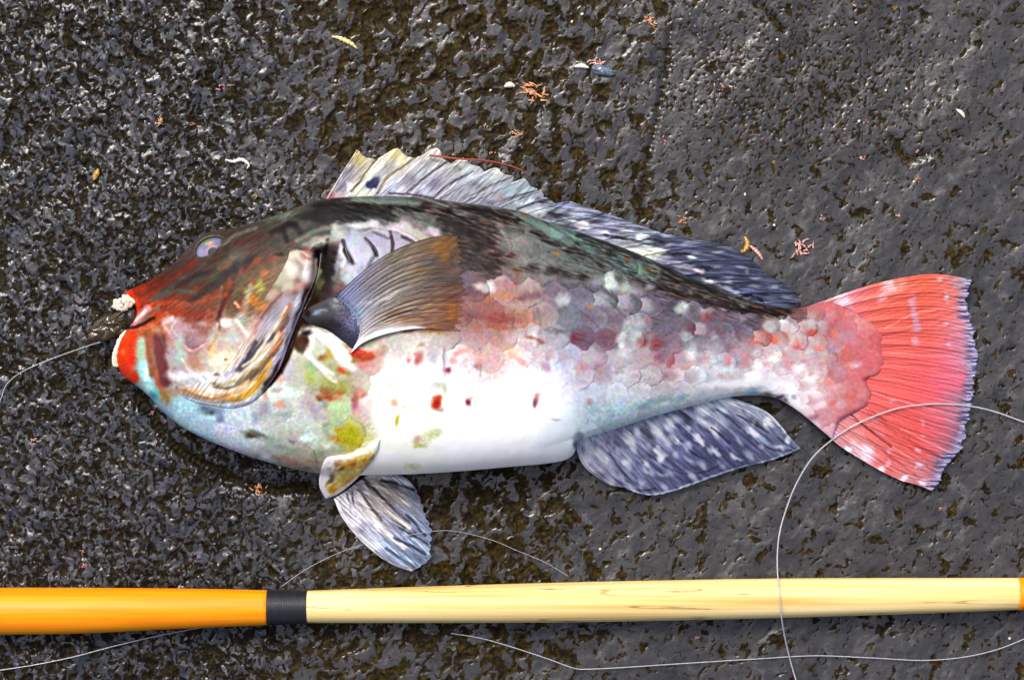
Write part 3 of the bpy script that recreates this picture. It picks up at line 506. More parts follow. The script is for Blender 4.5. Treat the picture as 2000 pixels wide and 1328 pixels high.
belly = soften(belly[..., None], 90)[..., 0]
smooth_belly = sstep(20, -40, (np.interp(GX, [500, 690, 760, 900, 1100, 1250, 1450, 1600], [950, 950, 640, 690, 740, 770, 745, 900])-GY))
cc = B.sample(GX+SX, GY+SY)
k = (0.24*scale_mask*(1-smooth_belly))[..., None]
B.c = B.c*(1-k)+cc*k
tint = 1+scale_mask*(1-belly)*0.10*(SR1-0.5)
edge = np.exp(-((SD-0.965)/0.035)**2)*scale_mask
rim = np.exp(-((SD-0.88)/0.05)**2)*scale_mask
B.c = B.c*tint[..., None]
patchy = sstep(-0.05, 0.25, fbm(GX/70, GY/50, 311, 2))
ek = (edge*(0.30*(1-belly)+0.0)*np.clip(1.5*SR2-0.5, 0, 1)*patchy)[..., None]
B.c = B.c*(1-ek)+np.array([0.36, 0.32, 0.36])*ek
rk = (rim*0.12*np.clip(1.6*SR1-0.5, 0, 1)*(1-belly))[..., None]
B.c = B.c*(1-rk)+np.array([0.86, 0.86, 0.92])*rk
# pale speckled tail base scales get a red heart
heart = np.exp(-(SD/0.42)**2)*sstep(1440, 1520, GX)*sstep(820, 780, GY)*sstep(600, 640, GY)*(SR2 > 0.45)*0.3
B.c = B.c*(1-heart[..., None])+np.array([0.82, 0.36, 0.32])*heart[..., None]
h2 = np.exp(-(SD/0.50)**2)*sstep(960, 1080, GX)*sstep(1500, 1420, GX)*sstep(770, 740, GY)*sstep(575, 615, GY)*np.clip(SR1*1.6-0.35, 0, 1)*0.42
B.c = B.c*(1-h2[..., None])+np.array([0.52, 0.34, 0.38])*h2[..., None]
p2 = np.exp(-(SD/0.62)**4)*sstep(1030, 1120, GX)*sstep(800, 770, GY)*sstep(-12, 26, GY-np.interp(GX, [1000, 1250, 1400, 1600], [545, 560, 600, 605]))*(SR2 > 0.62)*0.42
B.c = B.c*(1-p2[..., None])+np.array([0.84, 0.86, 0.86])*p2[..., None]
# fine mottling
mot = 1+0.07*fbm(GX/7, GY/7, 301, 3)*(1-belly)+0.03*fbm(GX/2.6, GY/2.6, 303, 2)*(1-0.7*belly)
B.c = B.c*mot[..., None]
hue = np.stack([fbm(GX/17, GY/15, 321, 3), fbm(GX/15, GY/17, 323, 3), fbm(GX/16, GY/16, 325, 3)], -1)
B.c = np.clip(B.c*(1+0.07*hue*(1-0.85*belly)[..., None]), 0, 1)
dark = np.clip((0.48-B.c.mean(axis=2))/0.2, 0, 1)
ang = 0.32
sx_, sy_ = GX*math.cos(ang)+GY*math.sin(ang), -GX*math.sin(ang)+GY*math.cos(ang)
st = fbm(sx_/26, sy_/5, 305, 3)*dark*sstep(600, 700, GX)
B.c = np.clip(B.c*(1+0.80*st[..., None])+np.array([0.065, 0.08, 0.07])*np.clip(st, 0, 1)[..., None], 0, 1)
sx_, sy_ = GX*math.cos(-0.6)+GY*math.sin(-0.6), -GX*math.sin(-0.6)+GY*math.cos(-0.6)
st = fbm(sx_/22, sy_/4.5, 307, 3)*sstep(640, 560, GX)*sstep(660, 600, GY)
B.c = np.clip(B.c*(1+0.17*st[..., None]), 0, 1)

def clarity(cv, spec):
    for n, amt in spec:
        lo_ = cv.c
        st_ = max(1, n//8)
        for _ in range(8):
            P_ = np.pad(lo_, ((st_, st_), (st_, st_), (0, 0)), 'edge')
            lo_ = (P_[st_:-st_, st_:-st_]*2+P_[:-2*st_, st_:-st_]+P_[2*st_:, st_:-st_]+P_[st_:-st_, :-2*st_]+P_[st_:-st_, 2*st_:])/6
        cv.c = np.clip(cv.c+amt*(cv.c-lo_), 0, 1)
net = fbm(GX/11, GY/11, 331, 4); lines = np.exp(-(net/0.045)**2)*sstep(0.0, 0.3, fbm(GX/50, GY/50, 337, 2)+0.12)*(1-belly)
B.c = B.c*(1-0.07*lines[..., None])
clarity(B, ((40, 0.6), (10, 0.35)))
# ------------------------------------------------------------------ the fish
fish = bpy.data.objects.new('fish', None); C.objects.link(fish)
fish.location = (0, 0, 0)
tag(fish, 'mottled reef fish with red lips and coral red tail lying on its side', 'fish')

TOP = [(243, 571), (265, 561), (290, 549), (318, 531), (345, 508), (370, 480), (392, 460), (425, 450), (460, 446), (500, 433), (545, 419), (590, 402), (632, 389), (700, 384), (760, 383), (840, 388), (900, 396), (960, 403), (1020, 414), (1060, 430), (1140, 456), (1200, 478), (1240, 493), (1300, 519), (1350, 543), (1400, 563), (1450, 583), (1500, 597), (1540, 602), (1570, 600), (1600, 592), (1625, 590)]
BOT = [(237, 729), (248, 741), (266, 753), (290, 773), (320, 806), (360, 836), (410, 861), (470, 885), (540, 907), (625, 925), (700, 928), (800, 926), (900, 920), (1000, 911), (1060, 906), (1100, 899), (1117, 890), (1126, 875), (1136, 861), (1150, 853), (1200, 838), (1280, 812), (1350, 793), (1415, 777), (1470, 772), (1510, 776), (1540, 790), (1570, 811), (1600, 836), (1625, 856)]
LEFT = [(243, 571), (254, 582), (263, 596), (267, 610), (263, 624), (253, 638), (242, 652), (233, 667), (228, 684), (226, 700), (229, 714), (237, 729)]
RIGHT = [(1625, 590), (1665, 606), (1700, 628), (1722, 655), (1720, 676), (1726, 700), (1718, 728), (1690, 742), (1702, 765), (1694, 792), (1664, 808), (1640, 822), (1625, 856)]
def by_x(pts, n=900):
    c = spline(pts, 3000); x = c[:, 0]; x = np.maximum.accumulate(x)
    u = np.linspace(x[0], x[-1], n)
    return np.stack([u, np.interp(u, x, c[:, 1])], -1)
NU, NV = 860, 300
tt = np.linspace(0, 1, NU); U = 0.75*tt+0.25*(1-np.cos(np.pi*tt))/2
tv = np.linspace(0, 1, NV); V = 0.45*tv+0.55*(1-np.cos(np.pi*tv))/2
RC0 = spline([(1625, 590), (1690, 640), (1712, 700), (1690, 770), (1625, 856)], 300)
LC0 = spline([(243, 571), (248, 600), (246, 640), (236, 690), (237, 729)], 300)
G = coons(by_x(TOP), by_x(BOT), LC0, RC0, U, V)
G += (at(spline(RIGHT, 300), V)-at(RC0, V))[None]*sstep(0.95, 1.0, U)[:, None, None]     # scale lobes at the tail root only
G += (at(spline(LEFT, 300), V)-at(LC0, V))[None]*sstep(0.06, 0.0, U)[:, None, None]      # lips and mouth corner only
bx, by = G[..., 0], G[..., 1]
def box_u(A, n):
    P_ = np.pad(A, ((n, n), (0, 0)), 'edge'); c_ = np.cumsum(np.vstack([np.zeros((1, A.shape[1])), P_]), axis=0)
    return (c_[2*n+1:]-c_[:-2*n-1])/(2*n+1)
wsm = (np.clip(np.minimum(V, 1-V)/0.06, 0, 1)**0.8)[None]*sstep(0.04, 0.12, U)[:, None]*sstep(1.0, 0.93, U)[:, None]
by = by*(1-wsm)+box_u(box_u(by, 34), 34)*wsm
def half_thick(x): return np.interp(x, [226, 260, 300, 400, 550, 700, 900, 1100, 1300, 1500, 1600, 1660, 1730], [7, 9, 13, 20, 27.5, 30, 30, 26, 18.5, 10.5, 6.8, 3.0, 0.35])
def mid_z(x): return 0.80*half_thick(x)+3.0
xs_ = spline(np.stack([np.linspace(226, 1730, 13), half_thick(np.linspace(226, 1730, 13))], -1), 600)
def half_thick(x): return np.interp(x, xs_[:, 0], xs_[:, 1])
Tm = half_thick(bx)
wv = np.abs(2*V-1)[None]
dl = (U[:, None]*(bx[-1:, :]-bx[:1, :]))
onset = np.sqrt(np.clip(1-(1-np.clip(dl/26, 0, 1))**2, 0, 1))
dr = (1-U)[:, None]*(bx[-1:, :]-bx[:1, :])
onset_r = np.sqrt(np.clip(1-(1-np.clip(dr/10, 0, 1))**2, 0, 1))
pw = np.interp(bx, [240, 900, 1200, 1500], [2.5, 2.7, 2.2, 2.0])
pw = pw+np.interp(bx, [450, 650, 1050, 1150], [0, 1.6, 1.6, 0])*sstep(0.5, 0.7, V)[None]
dome = np.clip(1-wv**pw, 0, 1)**np.interp(bx, [240, 900, 1300, 1500], [0.52, 0.52, 0.62, 0.68])*onset*onset_r
# relief raster, in millimetres
REL = np.zeros((CH, CW), np.float32)
REL += scale_mask*(1-0.9*smooth_belly)*1.5*(0.20*(SREAR*0.5+0.5)-0.20*sstep(0.90, 1.0, SD))*np.interp(GX, [700, 1100, 1500, 1700], [0.7, 1.0, 0.8, 0.6])*(0.35+0.9*SR2)
REL += 0.35*fbm(GX/60, GY/60, 401, 2)+0.10*fbm(GX/16, GY/16, 403, 2)
def rel_stroke(pts, wd, amp):
    cv = spline(pts, 90); R = wd*3
    w_ = B.win(cv[:, 0].min()-R, cv[:, 0].max()+R, cv[:, 1].min()-R, cv[:, 1].max()+R)
    d = np.full(GX[w_].shape, 1e9)
    for q in cv: d = np.minimum(d, np.hypot(GX[w_]-q[0], GY[w_]-q[1]))
    REL[w_] += amp*np.exp(-(d/wd)**2)
def rel_bump(x, y, rx, ry, ang, amp, p=2):
    R = max(rx, ry)*2.2; w_ = B.win(x-R, x+R, y-R, y+R); t = math.radians(ang)
    gx, gy = GX[w_]-x, GY[w_]-y
    d = ((gx*math.cos(t)+gy*math.sin(t))/rx)**2+((-gx*math.sin(t)+gy*math.cos(t))/ry)**2
    REL[w_] += amp*np.exp(-d**(p/2))
rel_stroke([(625, 495), (618, 540), (600, 590), (580, 640), (562, 690), (545, 725), (520, 758)], 12, -4.5)
rel_stroke([(640, 500), (632, 540), (615, 585)], 16, -3.0)
rel_bump(590, 668, 15, 16, 0, -2.2)
rel_stroke([(438, 560), (430, 610), (426, 650), (408, 685)], 4, -0.6)
rel_stroke([(302, 622), (276, 636), (252, 641)], 4, -1.6)
rel_stroke([(288, 602), (272, 620), (257, 637)], 5, 0.9)
rel_stroke([(714, 466), (732, 488), (736, 500)], 2.5, -0.7); rel_stroke([(762, 452), (767, 478), (766, 492)], 2.5, -0.7)
rel_stroke([(670, 470), (676, 490), (684, 512)], 4, -0.6)
rel_stroke([(728, 452), (742, 458), (758, 466)], 3, -0.5); rel_stroke([(734, 497), (724, 512), (716, 528)], 2.5, -0.5)
rel_bump(413, 488, 52, 36, -22, 2.4, 3); rel_bump(413, 487, 31, 21, -22, -3.4, 4)
rel_stroke([(310, 660), (314, 700), (322, 750)], 10, -0.5); rel_stroke([(279, 670), (278, 700), (286, 740)], 9, 0.5)
rel_stroke([(340, 620), (400, 640), (440, 640)], 8, 0.5); rel_stroke([(355, 690), (380, 735), (440, 750)], 6, 0.6)
rel_stroke([(655, 680), (668, 705), (690, 720)], 9, 0.9); rel_stroke([(615, 648), (640, 668), (672, 692)], 6, 0.9)
relv = raster_sample(REL, bx, by)*np.clip(dome*2.2-0.15, 0, 1)*np.clip(Tm/10, 0.3, 1)
zt = mid_z(bx)+Tm*dome+relv
body_top = world(bx, by, zt/1000)
zb = np.maximum(mid_z(bx)-Tm*0.92*dome, 0.3)
iv = np.unique(np.concatenate([np.arange(0, NV, 9), [NV-1]]))
iu = np.unique(np.concatenate([np.arange(0, NU, 4), [NU-1]]))
sub = np.ix_(iu, iv)
body_bot = world(bx[sub], by[sub], zb[sub]/1000)
tmix = (0.62*sstep(0.925, 0.995, U))[:, None, None]
colb = B.albedo(bx, by)
colb = (colb*(1-tmix)+tmix*(lin(np.array([0.86, 0.42, 0.42]))*0.68*(0.8+0.4*(fbm(bx/9, by/9, 341, 2)+0.5))[..., None])).reshape(-1, 3)
co = np.concatenate([body_top.reshape(-1, 3), body_bot.reshape(-1, 3)])
col = np.concatenate([colb, B.albedo(bx[sub], by[sub]).reshape(-1, 3)])
f1 = grid_faces(NU, NV, 0, True); f2 = grid_faces(len(iu), len(iv), NU*NV, False)
mesh_obj('body', co, np.concatenate([f1, f2]), M_skin, fish, col)
# height map of the body in photo pixels
HM = np.zeros((CH, CW), np.float32)
ii = np.clip(np.round(by).astype(int)-Y0, 0, CH-1); jj = np.clip(np.round(bx).astype(int)-X0, 0, CW-1)
np.maximum.at(HM, (ii.ravel(), jj.ravel()), zt.ravel().astype(np.float32))
for _ in range(4):
    sh = np.max([np.roll(HM, s_, a_) for a_ in (0, 1) for s_ in (-1, 1)], axis=0)
    HM = np.where(HM == 0, sh, HM)
def smooth_r(A, n):
    for _ in range(n):
        A = (A+np.roll(A, 1, 0)+np.roll(A, -1, 0)+np.roll(A, 1, 1)+np.roll(A, -1, 1))/5
    return A
HS = smooth_r(HM, 30)
def body_z(px, py): return raster_sample(HM, px, py)
def body_zs(px, py): return raster_sample(HS, px, py)

def sheet(name, px, py, z, cv, mat, parent, thick=0.35, alpha=None, tintf=None):
    """closed thin sheet over a (nu,nv) grid; z in millimetres"""
    nu, nv = px.shape
    colr = cv.albedo(px, py).reshape(-1, 3)
    if tintf is not None: colr = colr*tintf.reshape(-1, 1)
    a = np.ones((len(colr), 1)) if alpha is None else alpha.reshape(-1, 1)
    c4 = np.concatenate([colr, a], 1)
    up = world(px, py, z/1000).reshape(-1, 3); dn = world(px, py, (z-thick)/1000).reshape(-1, 3)
    n = nu*nv; idx = np.arange(n).reshape(nu, nv)
    ring = np.concatenate([idx[:, 0], idx[-1, 1:], idx[-2::-1, -1], idx[0, -2:0:-1]])
    r2 = np.roll(ring, -1)
    side = np.stack([ring, r2, r2+n, ring+n], -1)
    f = np.concatenate([grid_faces(nu, nv, 0, True), grid_faces(nu, nv, n, False), side])
    return mesh_obj(name, np.concatenate([up, dn]), f, mat, parent, np.concatenate([c4, c4]))

def tube(name, p, r, mat, parent=None, col=None, n=6, alpha=1.0):
    """p Nx3 world points, r scalar or N radii"""
    p = np.asarray(p, float); m = len(p); r = np.zeros(m)+r
    tan = np.gradient(p, axis=0); tan /= np.linalg.norm(tan, axis=1)[:, None]+1e-12
    up = np.array([0, 0, 1.0]); sd = np.cross(tan, up); sd /= np.linalg.norm(sd, axis=1)[:, None]+1e-9
    nn = np.cross(sd, tan)
    a = np.arange(n)*2*np.pi/n
    ring = p[:, None]+r[:, None, None]*(np.cos(a)[None, :, None]*sd[:, None]+np.sin(a)[None, :, None]*nn[:, None])
    co = np.concatenate([ring.reshape(-1, 3), p[:1], p[-1:]])
    i = np.arange(m*n).reshape(m, n); j = np.roll(i, -1, 1)
    q = np.stack([i[:-1], i[1:], j[1:], j[:-1]], -1).reshape(-1, 4)
    c0 = np.stack([np.full(n, m*n), i[0], j[0]], -1); c1 = np.stack([np.full(n, m*n+1), j[-1], i[-1]], -1)
    cl = None
    if col is not None:
        cl = np.repeat(col, n, axis=0); cl = np.concatenate([cl, col[:1], col[-1:]])
        cl = np.concatenate([cl, np.full((len(cl), 1), alpha)], 1)
    return mesh_obj(name, co, [q, np.concatenate([c0, c1])], mat, parent, cl)

def fin_rays(root, G2, z, us, cv, r0, r1, v0=0.02, v1=0.97, lift=0.15, bright=1.0, along='u', to=None):
    """rays as tubes on a fin grid; each at a fixed fraction across"""
    nu, nv = z.shape
    for k, f in enumerate(us):
        m = 26
        if along == 'u':
            a = np.linspace(v0, v1, m)*(nu-1); b = np.full(m, f*(nv-1))
        else:
            a = np.full(m, f*(nu-1)); b = np.linspace(v0, v1, m)*(nv-1)
        if to is not None:
            b = np.linspace(f, to[k], m)*(nv-1) if along == 'u' else b
            if along == 'v': a = np.linspace(f, to[k], m)*(nu-1)
        i, j = np.clip(a, 0, nu-1.001).astype(int), np.clip(b, 0, nv-1.001).astype(int); fa, fb = a-i, b-j
        def bl(A): return (A[i, j]*(1-fa)+A[i+1, j]*fa)*(1-fb)+(A[i, j+1]*(1-fa)+A[i+1, j+1]*fa)*fb
        x, y, zz = bl(G2[..., 0]), bl(G2[..., 1]), bl(z)
        tube('fin_ray', world(x, y, (zz+lift)/1000), np.linspace(r0, r1, m)/1000, M_fin, root, np.clip(cv.albedo(x, y)*bright+0.01, 0, 0.85), 5)

# ------------------------------------------------------------------ fins painted on their own canvas
FIN_BASE = parse('''
640,380,b89098 660,350,d0c8cc 690,310,d8c880 680,340,a8a0b0 700,370,e8ecd8 740,330,e0e0d0 720,360,c8c8d4 775,300,e8dca0 780,340,d4d0d0 760,370,c8ccd8 800,350,c0c0cc 850,300,ece8d8 840,340,c8ccd4 830,370,a8a4b8
880,340,b8b8c4 900,320,dcd8c8 900,360,b8bcc8 870,380,a8a4b4 940,350,c4ccd4 960,335,d8d8cc 940,380,a0a0b0 980,370,b0bcc4 1000,390,a8b0bc 1020,360,b8c4c8 1050,380,a0a8bc 1020,405,b8c0cc 1060,410,c8d8e0 1100,410,98a0bc
1090,430,60606c 1140,430,9098b0 1150,450,b0b4c4 1180,430,7c80a0 1200,450,9898b4 1230,450,787c98 1220,470,c4ccd0 1260,470,a8b0c0 1280,460,6c7490 1260,490,dce4d4 1300,480,7078a0 1320,500,686878 1350,480,6c7494 1350,510,7078a0 1400,500,585c70 1380,530,686c90
1420,530,6468a0 1450,510,5c6480 1480,540,5c6488 1450,560,606890 1500,570,60688c 1540,585,606888 1520,555,5c6480 1400,550,686878
1600,600,d07c88 1640,580,e4a0a8 1680,600,e87068 1740,570,f07058 1800,560,ee6a4c 1860,560,f0705c 1885,560,b8a0a8 1720,620,ee6c58 1780,620,ee6450 1840,620,ec6858 1880,640,c890a0 1740,680,ec6a60 1800,680,ea6458 1860,690,e06870 1895,700,9c9cb8
1740,740,e8665c 1800,740,e86060 1860,740,e4687c 1720,790,e4645c 1780,800,e8605c 1840,800,e06870 1880,800,98889c 1660,840,e08880 1720,850,e06458 1780,860,e45c50 1840,860,e06468 1870,870,7c7c9c 1680,890,d8a8a8 1740,900,dc6c64 1800,920,e05c50 1830,930,7c80a0 1620,840,d8a0a8 1780,940,c89ca0
1150,880,c8c8dc 1180,910,b4b4d4 1220,860,8c8cac 1210,900,7c84b4 1240,930,7c88b8 1270,850,98a0c0 1270,890,6c70a4 1290,930,6468a0 1320,830,8088b4 1330,870,6064a0 1350,910,5c6098 1380,810,98a4c4 1390,850,5c5c98 1420,880,54588c 1430,820,7880a8 1460,850,505488 1480,870,5c6498 1480,810,a8b0c4 1520,850,7078a0 1540,875,6878a0 1400,790,c4d4e0
680,960,d8d4dc 690,1010,ece8f0 720,960,c8bcb0 740,1000,c8c0c0 760,950,c8c0b8 780,990,a8a0b0 800,960,a0a4b4 720,1050,dce0f0 760,1050,b0b0cc 800,1030,98a4c4 780,1090,a0bcd8 830,1060,8898b8 820,1100,8090b0 790,935,d0d4dc''')
F = Canvas(FIN_BASE, 24)
# dorsal
patches(F, '''700,305,14,14,-50,e4d08c,.9 690,300,6,8,30,f4ecd0,.8 680,345,12,28,35,a8a0ac,.85 668,365,10,14,30,9894b8,.7 655,355,6,22,33,f0ece4,.9 645,382,12,8,0,c87c88,.9 682,365,8,8,0,f4f4fc,.9 775,305,14,14,-40,f0e4a8,.9 745,320,8,20,45,f8f4e4,.9 715,350,9,40,35,fcfce8,.9 700,378,22,10,0,ecf8e0,.9 760,330,12,16,35,c0bcb4,.8
726,359,14,10,-10,4a4c7c,.97,.3 737,353,7,8,0,5c5c88,.9 800,325,12,16,40,d8d8d4,.8 852,297,10,9,0,f8f4e8,.95 820,340,12,18,45,d0dce4,.8 770,365,14,18,40,d0dcf4,.85 800,355,14,16,40,a8a0b4,.8 760,378,20,8,0,c0c0dc,.7 840,335,14,10,40,d0d8d8,.7 850,355,18,14,40,a8a0b8,.85 830,370,16,10,40,d4dcf4,.8 905,312,9,7,0,fcf8e8,.95 895,330,9,8,0,8c9c80,.8
920,340,16,14,35,c4d4dc,.8 900,360,16,10,30,b8c8dc,.7 930,365,18,10,25,98949c,.7 970,332,10,6,0,f0ecd8,.95 960,350,14,9,20,d0dcdc,.8 945,345,10,8,0,c4d4e8,.7 1020,350,10,5,10,e8ecd8,.9 990,375,18,10,20,b4d0dc,.8 975,385,14,9,20,c09890,.5 960,395,16,8,10,908ca4,.8 1030,372,16,8,15,a8c4cc,.8 1030,395,20,8,-20,dcecf4,.85 1060,392,14,6,10,6c6474,.8 1010,395,10,8,0,e8f4f4,.7
1045,412,26,9,-10,e4f0f4,.9 1085,420,14,9,10,44404c,.9 1100,400,24,7,5,98a4cc,.8 1130,420,22,7,2,c8dcec,.85 1135,440,22,7,10,ecf0ec,.95 1150,432,26,4,4,5c5468,.8 1180,422,26,6,8,7880a8,.8 1195,437,14,4,0,c8d0e4,.9 1220,450,14,5,0,dce4f4,.9 1180,455,18,5,5,c0c0d8,.8 1200,462,26,4,6,504c60,.8 1240,445,24,4,6,5c6080,.8 1225,472,18,6,0,c8d0d0,.9 1255,464,18,7,4,f0fcf8,.97,.4 1270,490,30,11,6,ecf4dc,.97,.4
1300,465,26,5,4,606c94,.8 1320,480,30,5,3,5c6490,.8 1330,498,36,4,1,34303c,.9 1290,475,16,4,0,2c2c38,.8 1340,475,10,4,0,b0b8cc,.7 1320,515,22,6,0,b0a4c0,.8 1350,505,10,4,0,e0e8f4,.9 1340,520,24,4,0,c4ccdc,.7 1370,523,34,3,2,2c2c34,.9 1365,530,14,6,5,e0d4dc,.95 1345,530,14,4,10,b894a4,.7 1385,550,16,5,12,e4dcd4,.95 1423,553,7,5,0,d0d4f4,.9 1375,541,34,3,6,383840,.9
1460,530,4,10,0,b4bcd0,.8 1420,565,26,4,15,b0acb8,.8 1440,572,26,4,16,a8b4d4,.8 1440,560,40,3,8,383c48,.85 1460,577,14,3,12,0c0c14,.95 1485,585,10,3,30,08080c,.95 1420,485,24,5,10,7c8c94,.6 1475,505,12,5,30,90a0a8,.7 1500,560,14,5,10,7c84ac,.6 1530,580,16,5,5,6c7498,.6''')
strokes(F, '''2.4,7c6434,.9:736,312;716,335;700,358;686,374 2.4,8c6c34,.85:812,308;780,330;755,350;736,378 3,6c4c30,.7:735,310;728,318 2.2,5c4a54,.9:873,316;850,332;825,350;795,376 2,6c6068,.85:902,345;885,355;862,372;845,388 2,6c6470,.8:925,335;905,345;880,360 1.8,70687c,.8:1000,345;960,362;930,378;905,392 1.8,605c70,.8:940,378;915,392;905,396 2,6c6c84,.8:1050,373;1010,382;975,395;962,400 2.5,544858,.8:1075,390;1040,398;1010,410 2.5,3c3440,.8:760,378;800,380;830,384;850,390
2,484454,.7:1110,395;1080,412;1060,425 2,4a4a60,.7:1180,417;1140,430;1110,440 2,34343c,.8:1200,463;1240,470;1270,468 2,f0f0f8,.7:652,372;675,335;697,300 2,f0ece0,.7:690,380;730,335;768,295 2,f0f4f8,.7:745,376;800,330;845,298 2,e4e8f0,.6:800,376;850,340;900,313 2,e4e8f0,.6:850,388;905,355;962,331 2,dce8ee,.7:905,392;960,370;1018,351 2,dce8ee,.6:965,400;1005,385;1048,372''', 0.7)
# tail
strokes(F, '''2,f8c8c0,.6:1730,640;1790,612;1890,598 2,a04c50,.55:1720,655;1800,645;1895,648 2,f8a8a4,.6:1740,640;1820,633;1890,640 2,a84c50,.5:1722,675;1800,678;1895,690 2,f8a8a8,.5:1740,690;1830,695;1900,700 2,b04c50,.5:1710,730;1800,748;1895,775 2,f8b0ac,.6:1700,765;1780,790;1880,815 2,f8b4b0,.7:1760,838;1810,862;1860,885 2,a83c3c,.6:1690,800;1760,850;1840,895 2,f8a8a0,.6:1680,820;1740,870;1810,915 2.5,8c2420,.95,.4:1662,812;1700,840;1740,872 2,a03028,.8:1698,800;1730,822 2,a84048,.5:1690,850;1740,890;1790,930
2,b85054,.5:1700,600;1780,580;1870,560 2,f8b0a0,.5:1690,585;1770,560;1850,545 2,b05054,.4:1720,710;1800,715;1900,735''', 0.6)
patches(F, '''1645,585,22,14,10,ecc8d0,.9 1735,560,16,14,20,f4d0cc,.85 1722,580,12,16,20,ecb4b4,.7 1760,555,14,12,-30,e8b8a0,.6 1785,600,8,28,-6,d8a4b4,.8 1787,625,8,10,0,d0a0b4,.8 1790,640,8,8,0,b0a4b8,.7 1788,665,8,10,0,d8a4b4,.75 1848,580,6,12,0,ccb8b8,.8 1870,555,14,12,0,b8a8ac,.6 1885,550,10,8,0,ccc8d4,.9 1855,673,5,6,0,d0a8b8,.8 1850,630,5,4,0,d8a89c,.7 1838,545,6,6,0,f4c0b0,.7
1690,885,16,22,-40,e8d8dc,.9 1655,880,12,10,30,d8e8fc,.9 1670,870,10,16,-20,e4c8cc,.7 1625,850,14,14,0,dcd4e0,.7 1720,915,10,10,-30,ecd8e0,.9 1735,905,6,10,20,e8b8b8,.8 1765,935,14,6,-40,f0d8dc,.9 1800,945,7,6,0,ecc8cc,.9 1812,940,8,5,0,e4b8bc,.7 1740,880,5,6,0,d89ca8,.7 1795,878,7,6,0,e0b8c4,.85 1795,908,9,8,-30,dcbcc8,.85 1805,825,5,7,0,d0a0b0,.7 1802,850,5,5,0,c89cac,.6 1710,820,12,6,-20,c89cac,.6 1742,782,8,4,0,d0a8b8,.6 1720,845,8,14,-30,d8888c,.6''')
tail_edge = np.array([(1897, 546), (1891, 570), (1888, 600), (1898, 625), (1903, 660), (1908, 700), (1903, 740), (1898, 780), (1890, 820), (1883, 860), (1870, 885), (1850, 905), (1838, 935), (1818, 958)], float)
te = spline(tail_edge, 60); w_ = F.win(1780, 1928, 530, 970)
dd = np.full(GX[w_].shape, 1e9)
for q in te: dd = np.minimum(dd, np.hypot(GX[w_]-q[0], GY[w_]-q[1]))
rayn = fbm(GX[w_]/60, (GY[w_]-0.15*(GY[w_]-690))/4, 501, 2)
fr = (1-sstep(6, 26, dd+14*rayn))[..., None]*0.85
cfr = np.where((rayn > 0)[..., None], np.array([0.70, 0.72, 0.84]), np.array([0.42, 0.42, 0.56]))
F.c[w_] = F.c[w_]*(1-fr)+cfr*fr
w_ = F.win(1600, 1928, 530, 970)
th = np.arctan2(GY[w_]-705, GX[w_]-1480); rd = np.hypot(GX[w_]-1480, GY[w_]-705)
fine = np.sin(th*190+3*fbm(GX[w_]/40, GY[w_]/40, 503, 2))*0.5+0.9*fbm(th*60, rd/120, 505, 2)
F.c[w_] = np.clip(F.c[w_]*(1+0.08*fine[..., None]), 0, 1)
# anal fin: pale blocks between the rays
patches(F, '''1145,895,14,26,-20,dcd8e8,.9 1165,905,8,30,-25,bcb8d8,.8 1180,900,7,30,-28,e0ecf8,.8 1138,890,6,20,-15,f0ecec,.8 1230,860,10,20,-25,ecf0e8,.95 1245,845,10,14,-20,d0dce0,.7 1205,870,10,16,-20,686888,.85 1265,845,10,20,-20,5c5878,.85 1225,900,14,10,50,b0bcd8,.7 1285,840,12,20,-28,dcdce4,.9 1310,825,12,14,-20,dce4ec,.8 1300,860,14,10,40,c8d4e4,.8 1318,858,8,12,-45,f4f4f4,.9
1340,815,12,22,-25,50486c,.9 1370,800,12,16,-30,ecf0f8,.9 1375,820,8,18,-40,d0d8e4,.8 1395,838,14,8,50,f8fcfc,.95 1365,858,14,8,45,f0f8f8,.95 1290,885,14,10,45,f4fcf8,.95 1285,880,8,8,0,e4ece8,.8 1340,870,14,8,35,a8c8e4,.8 1260,905,12,10,0,b4c8e0,.8 1222,905,10,8,0,c8dce4,.8 1260,920,7,5,40,d8d4a0,.8 1253,902,5,4,0,7c5c34,.8 1295,925,12,5,30,c0d4e8,.7 1400,880,16,6,40,c8dcf0,.85 1470,845,18,8,40,f4f8f8,.95
1440,800,18,6,30,e8ece8,.85 1430,790,14,6,20,d8d8d8,.8 1415,800,10,6,35,b8c4dc,.7 1475,825,14,5,40,8c5c4c,.6 1500,825,12,9,40,e8ece4,.9 1510,815,8,6,20,d8e0e0,.7 1470,825,6,6,0,b0d0e8,.8 1525,870,12,5,20,d0e4f8,.9 1490,860,14,5,35,84a0cc,.7 1440,895,12,4,20,b0c8e8,.8 1350,900,16,4,30,98b8dc,.8 1530,840,6,10,-30,f0f4f8,.8 1540,858,6,8,-35,d8ecfc,.8''')
strokes(F, '''2,2c2c54,.8:1400,800;1430,820;1445,835 2.5,242448,.85:1390,835;1410,850;1425,865 2,2c2c50,.8:1330,860;1350,880;1370,895 2,282c50,.8:1480,865;1520,880;1545,878 2,34345c,.7:1270,890;1300,910;1330,925 2,303458,.7:1440,810;1480,832;1500,845 2,3c3c68,.6:1190,880;1215,920;1245,945 2,34386c,.6:1320,830;1345,855;1370,870 3,dcecfc,.9:1130,878;1142,908;1165,930;1195,947 3,c0dcf4,.9:1240,962;1272,966;1310,960;1345,948 2.5,b8d4f0,.85:1345,948;1400,928;1460,910;1515,896;1560,877 2.5,f0f8fc,.9:1420,781;1465,792;1500,808;1522,830 2,24284c,.7:1340,925;1380,920;1410,905 2,283058,.7:1200,935;1240,955;1280,955 2,2c2c50,.6:1520,855;1540,868;1550,876''', 0.7)
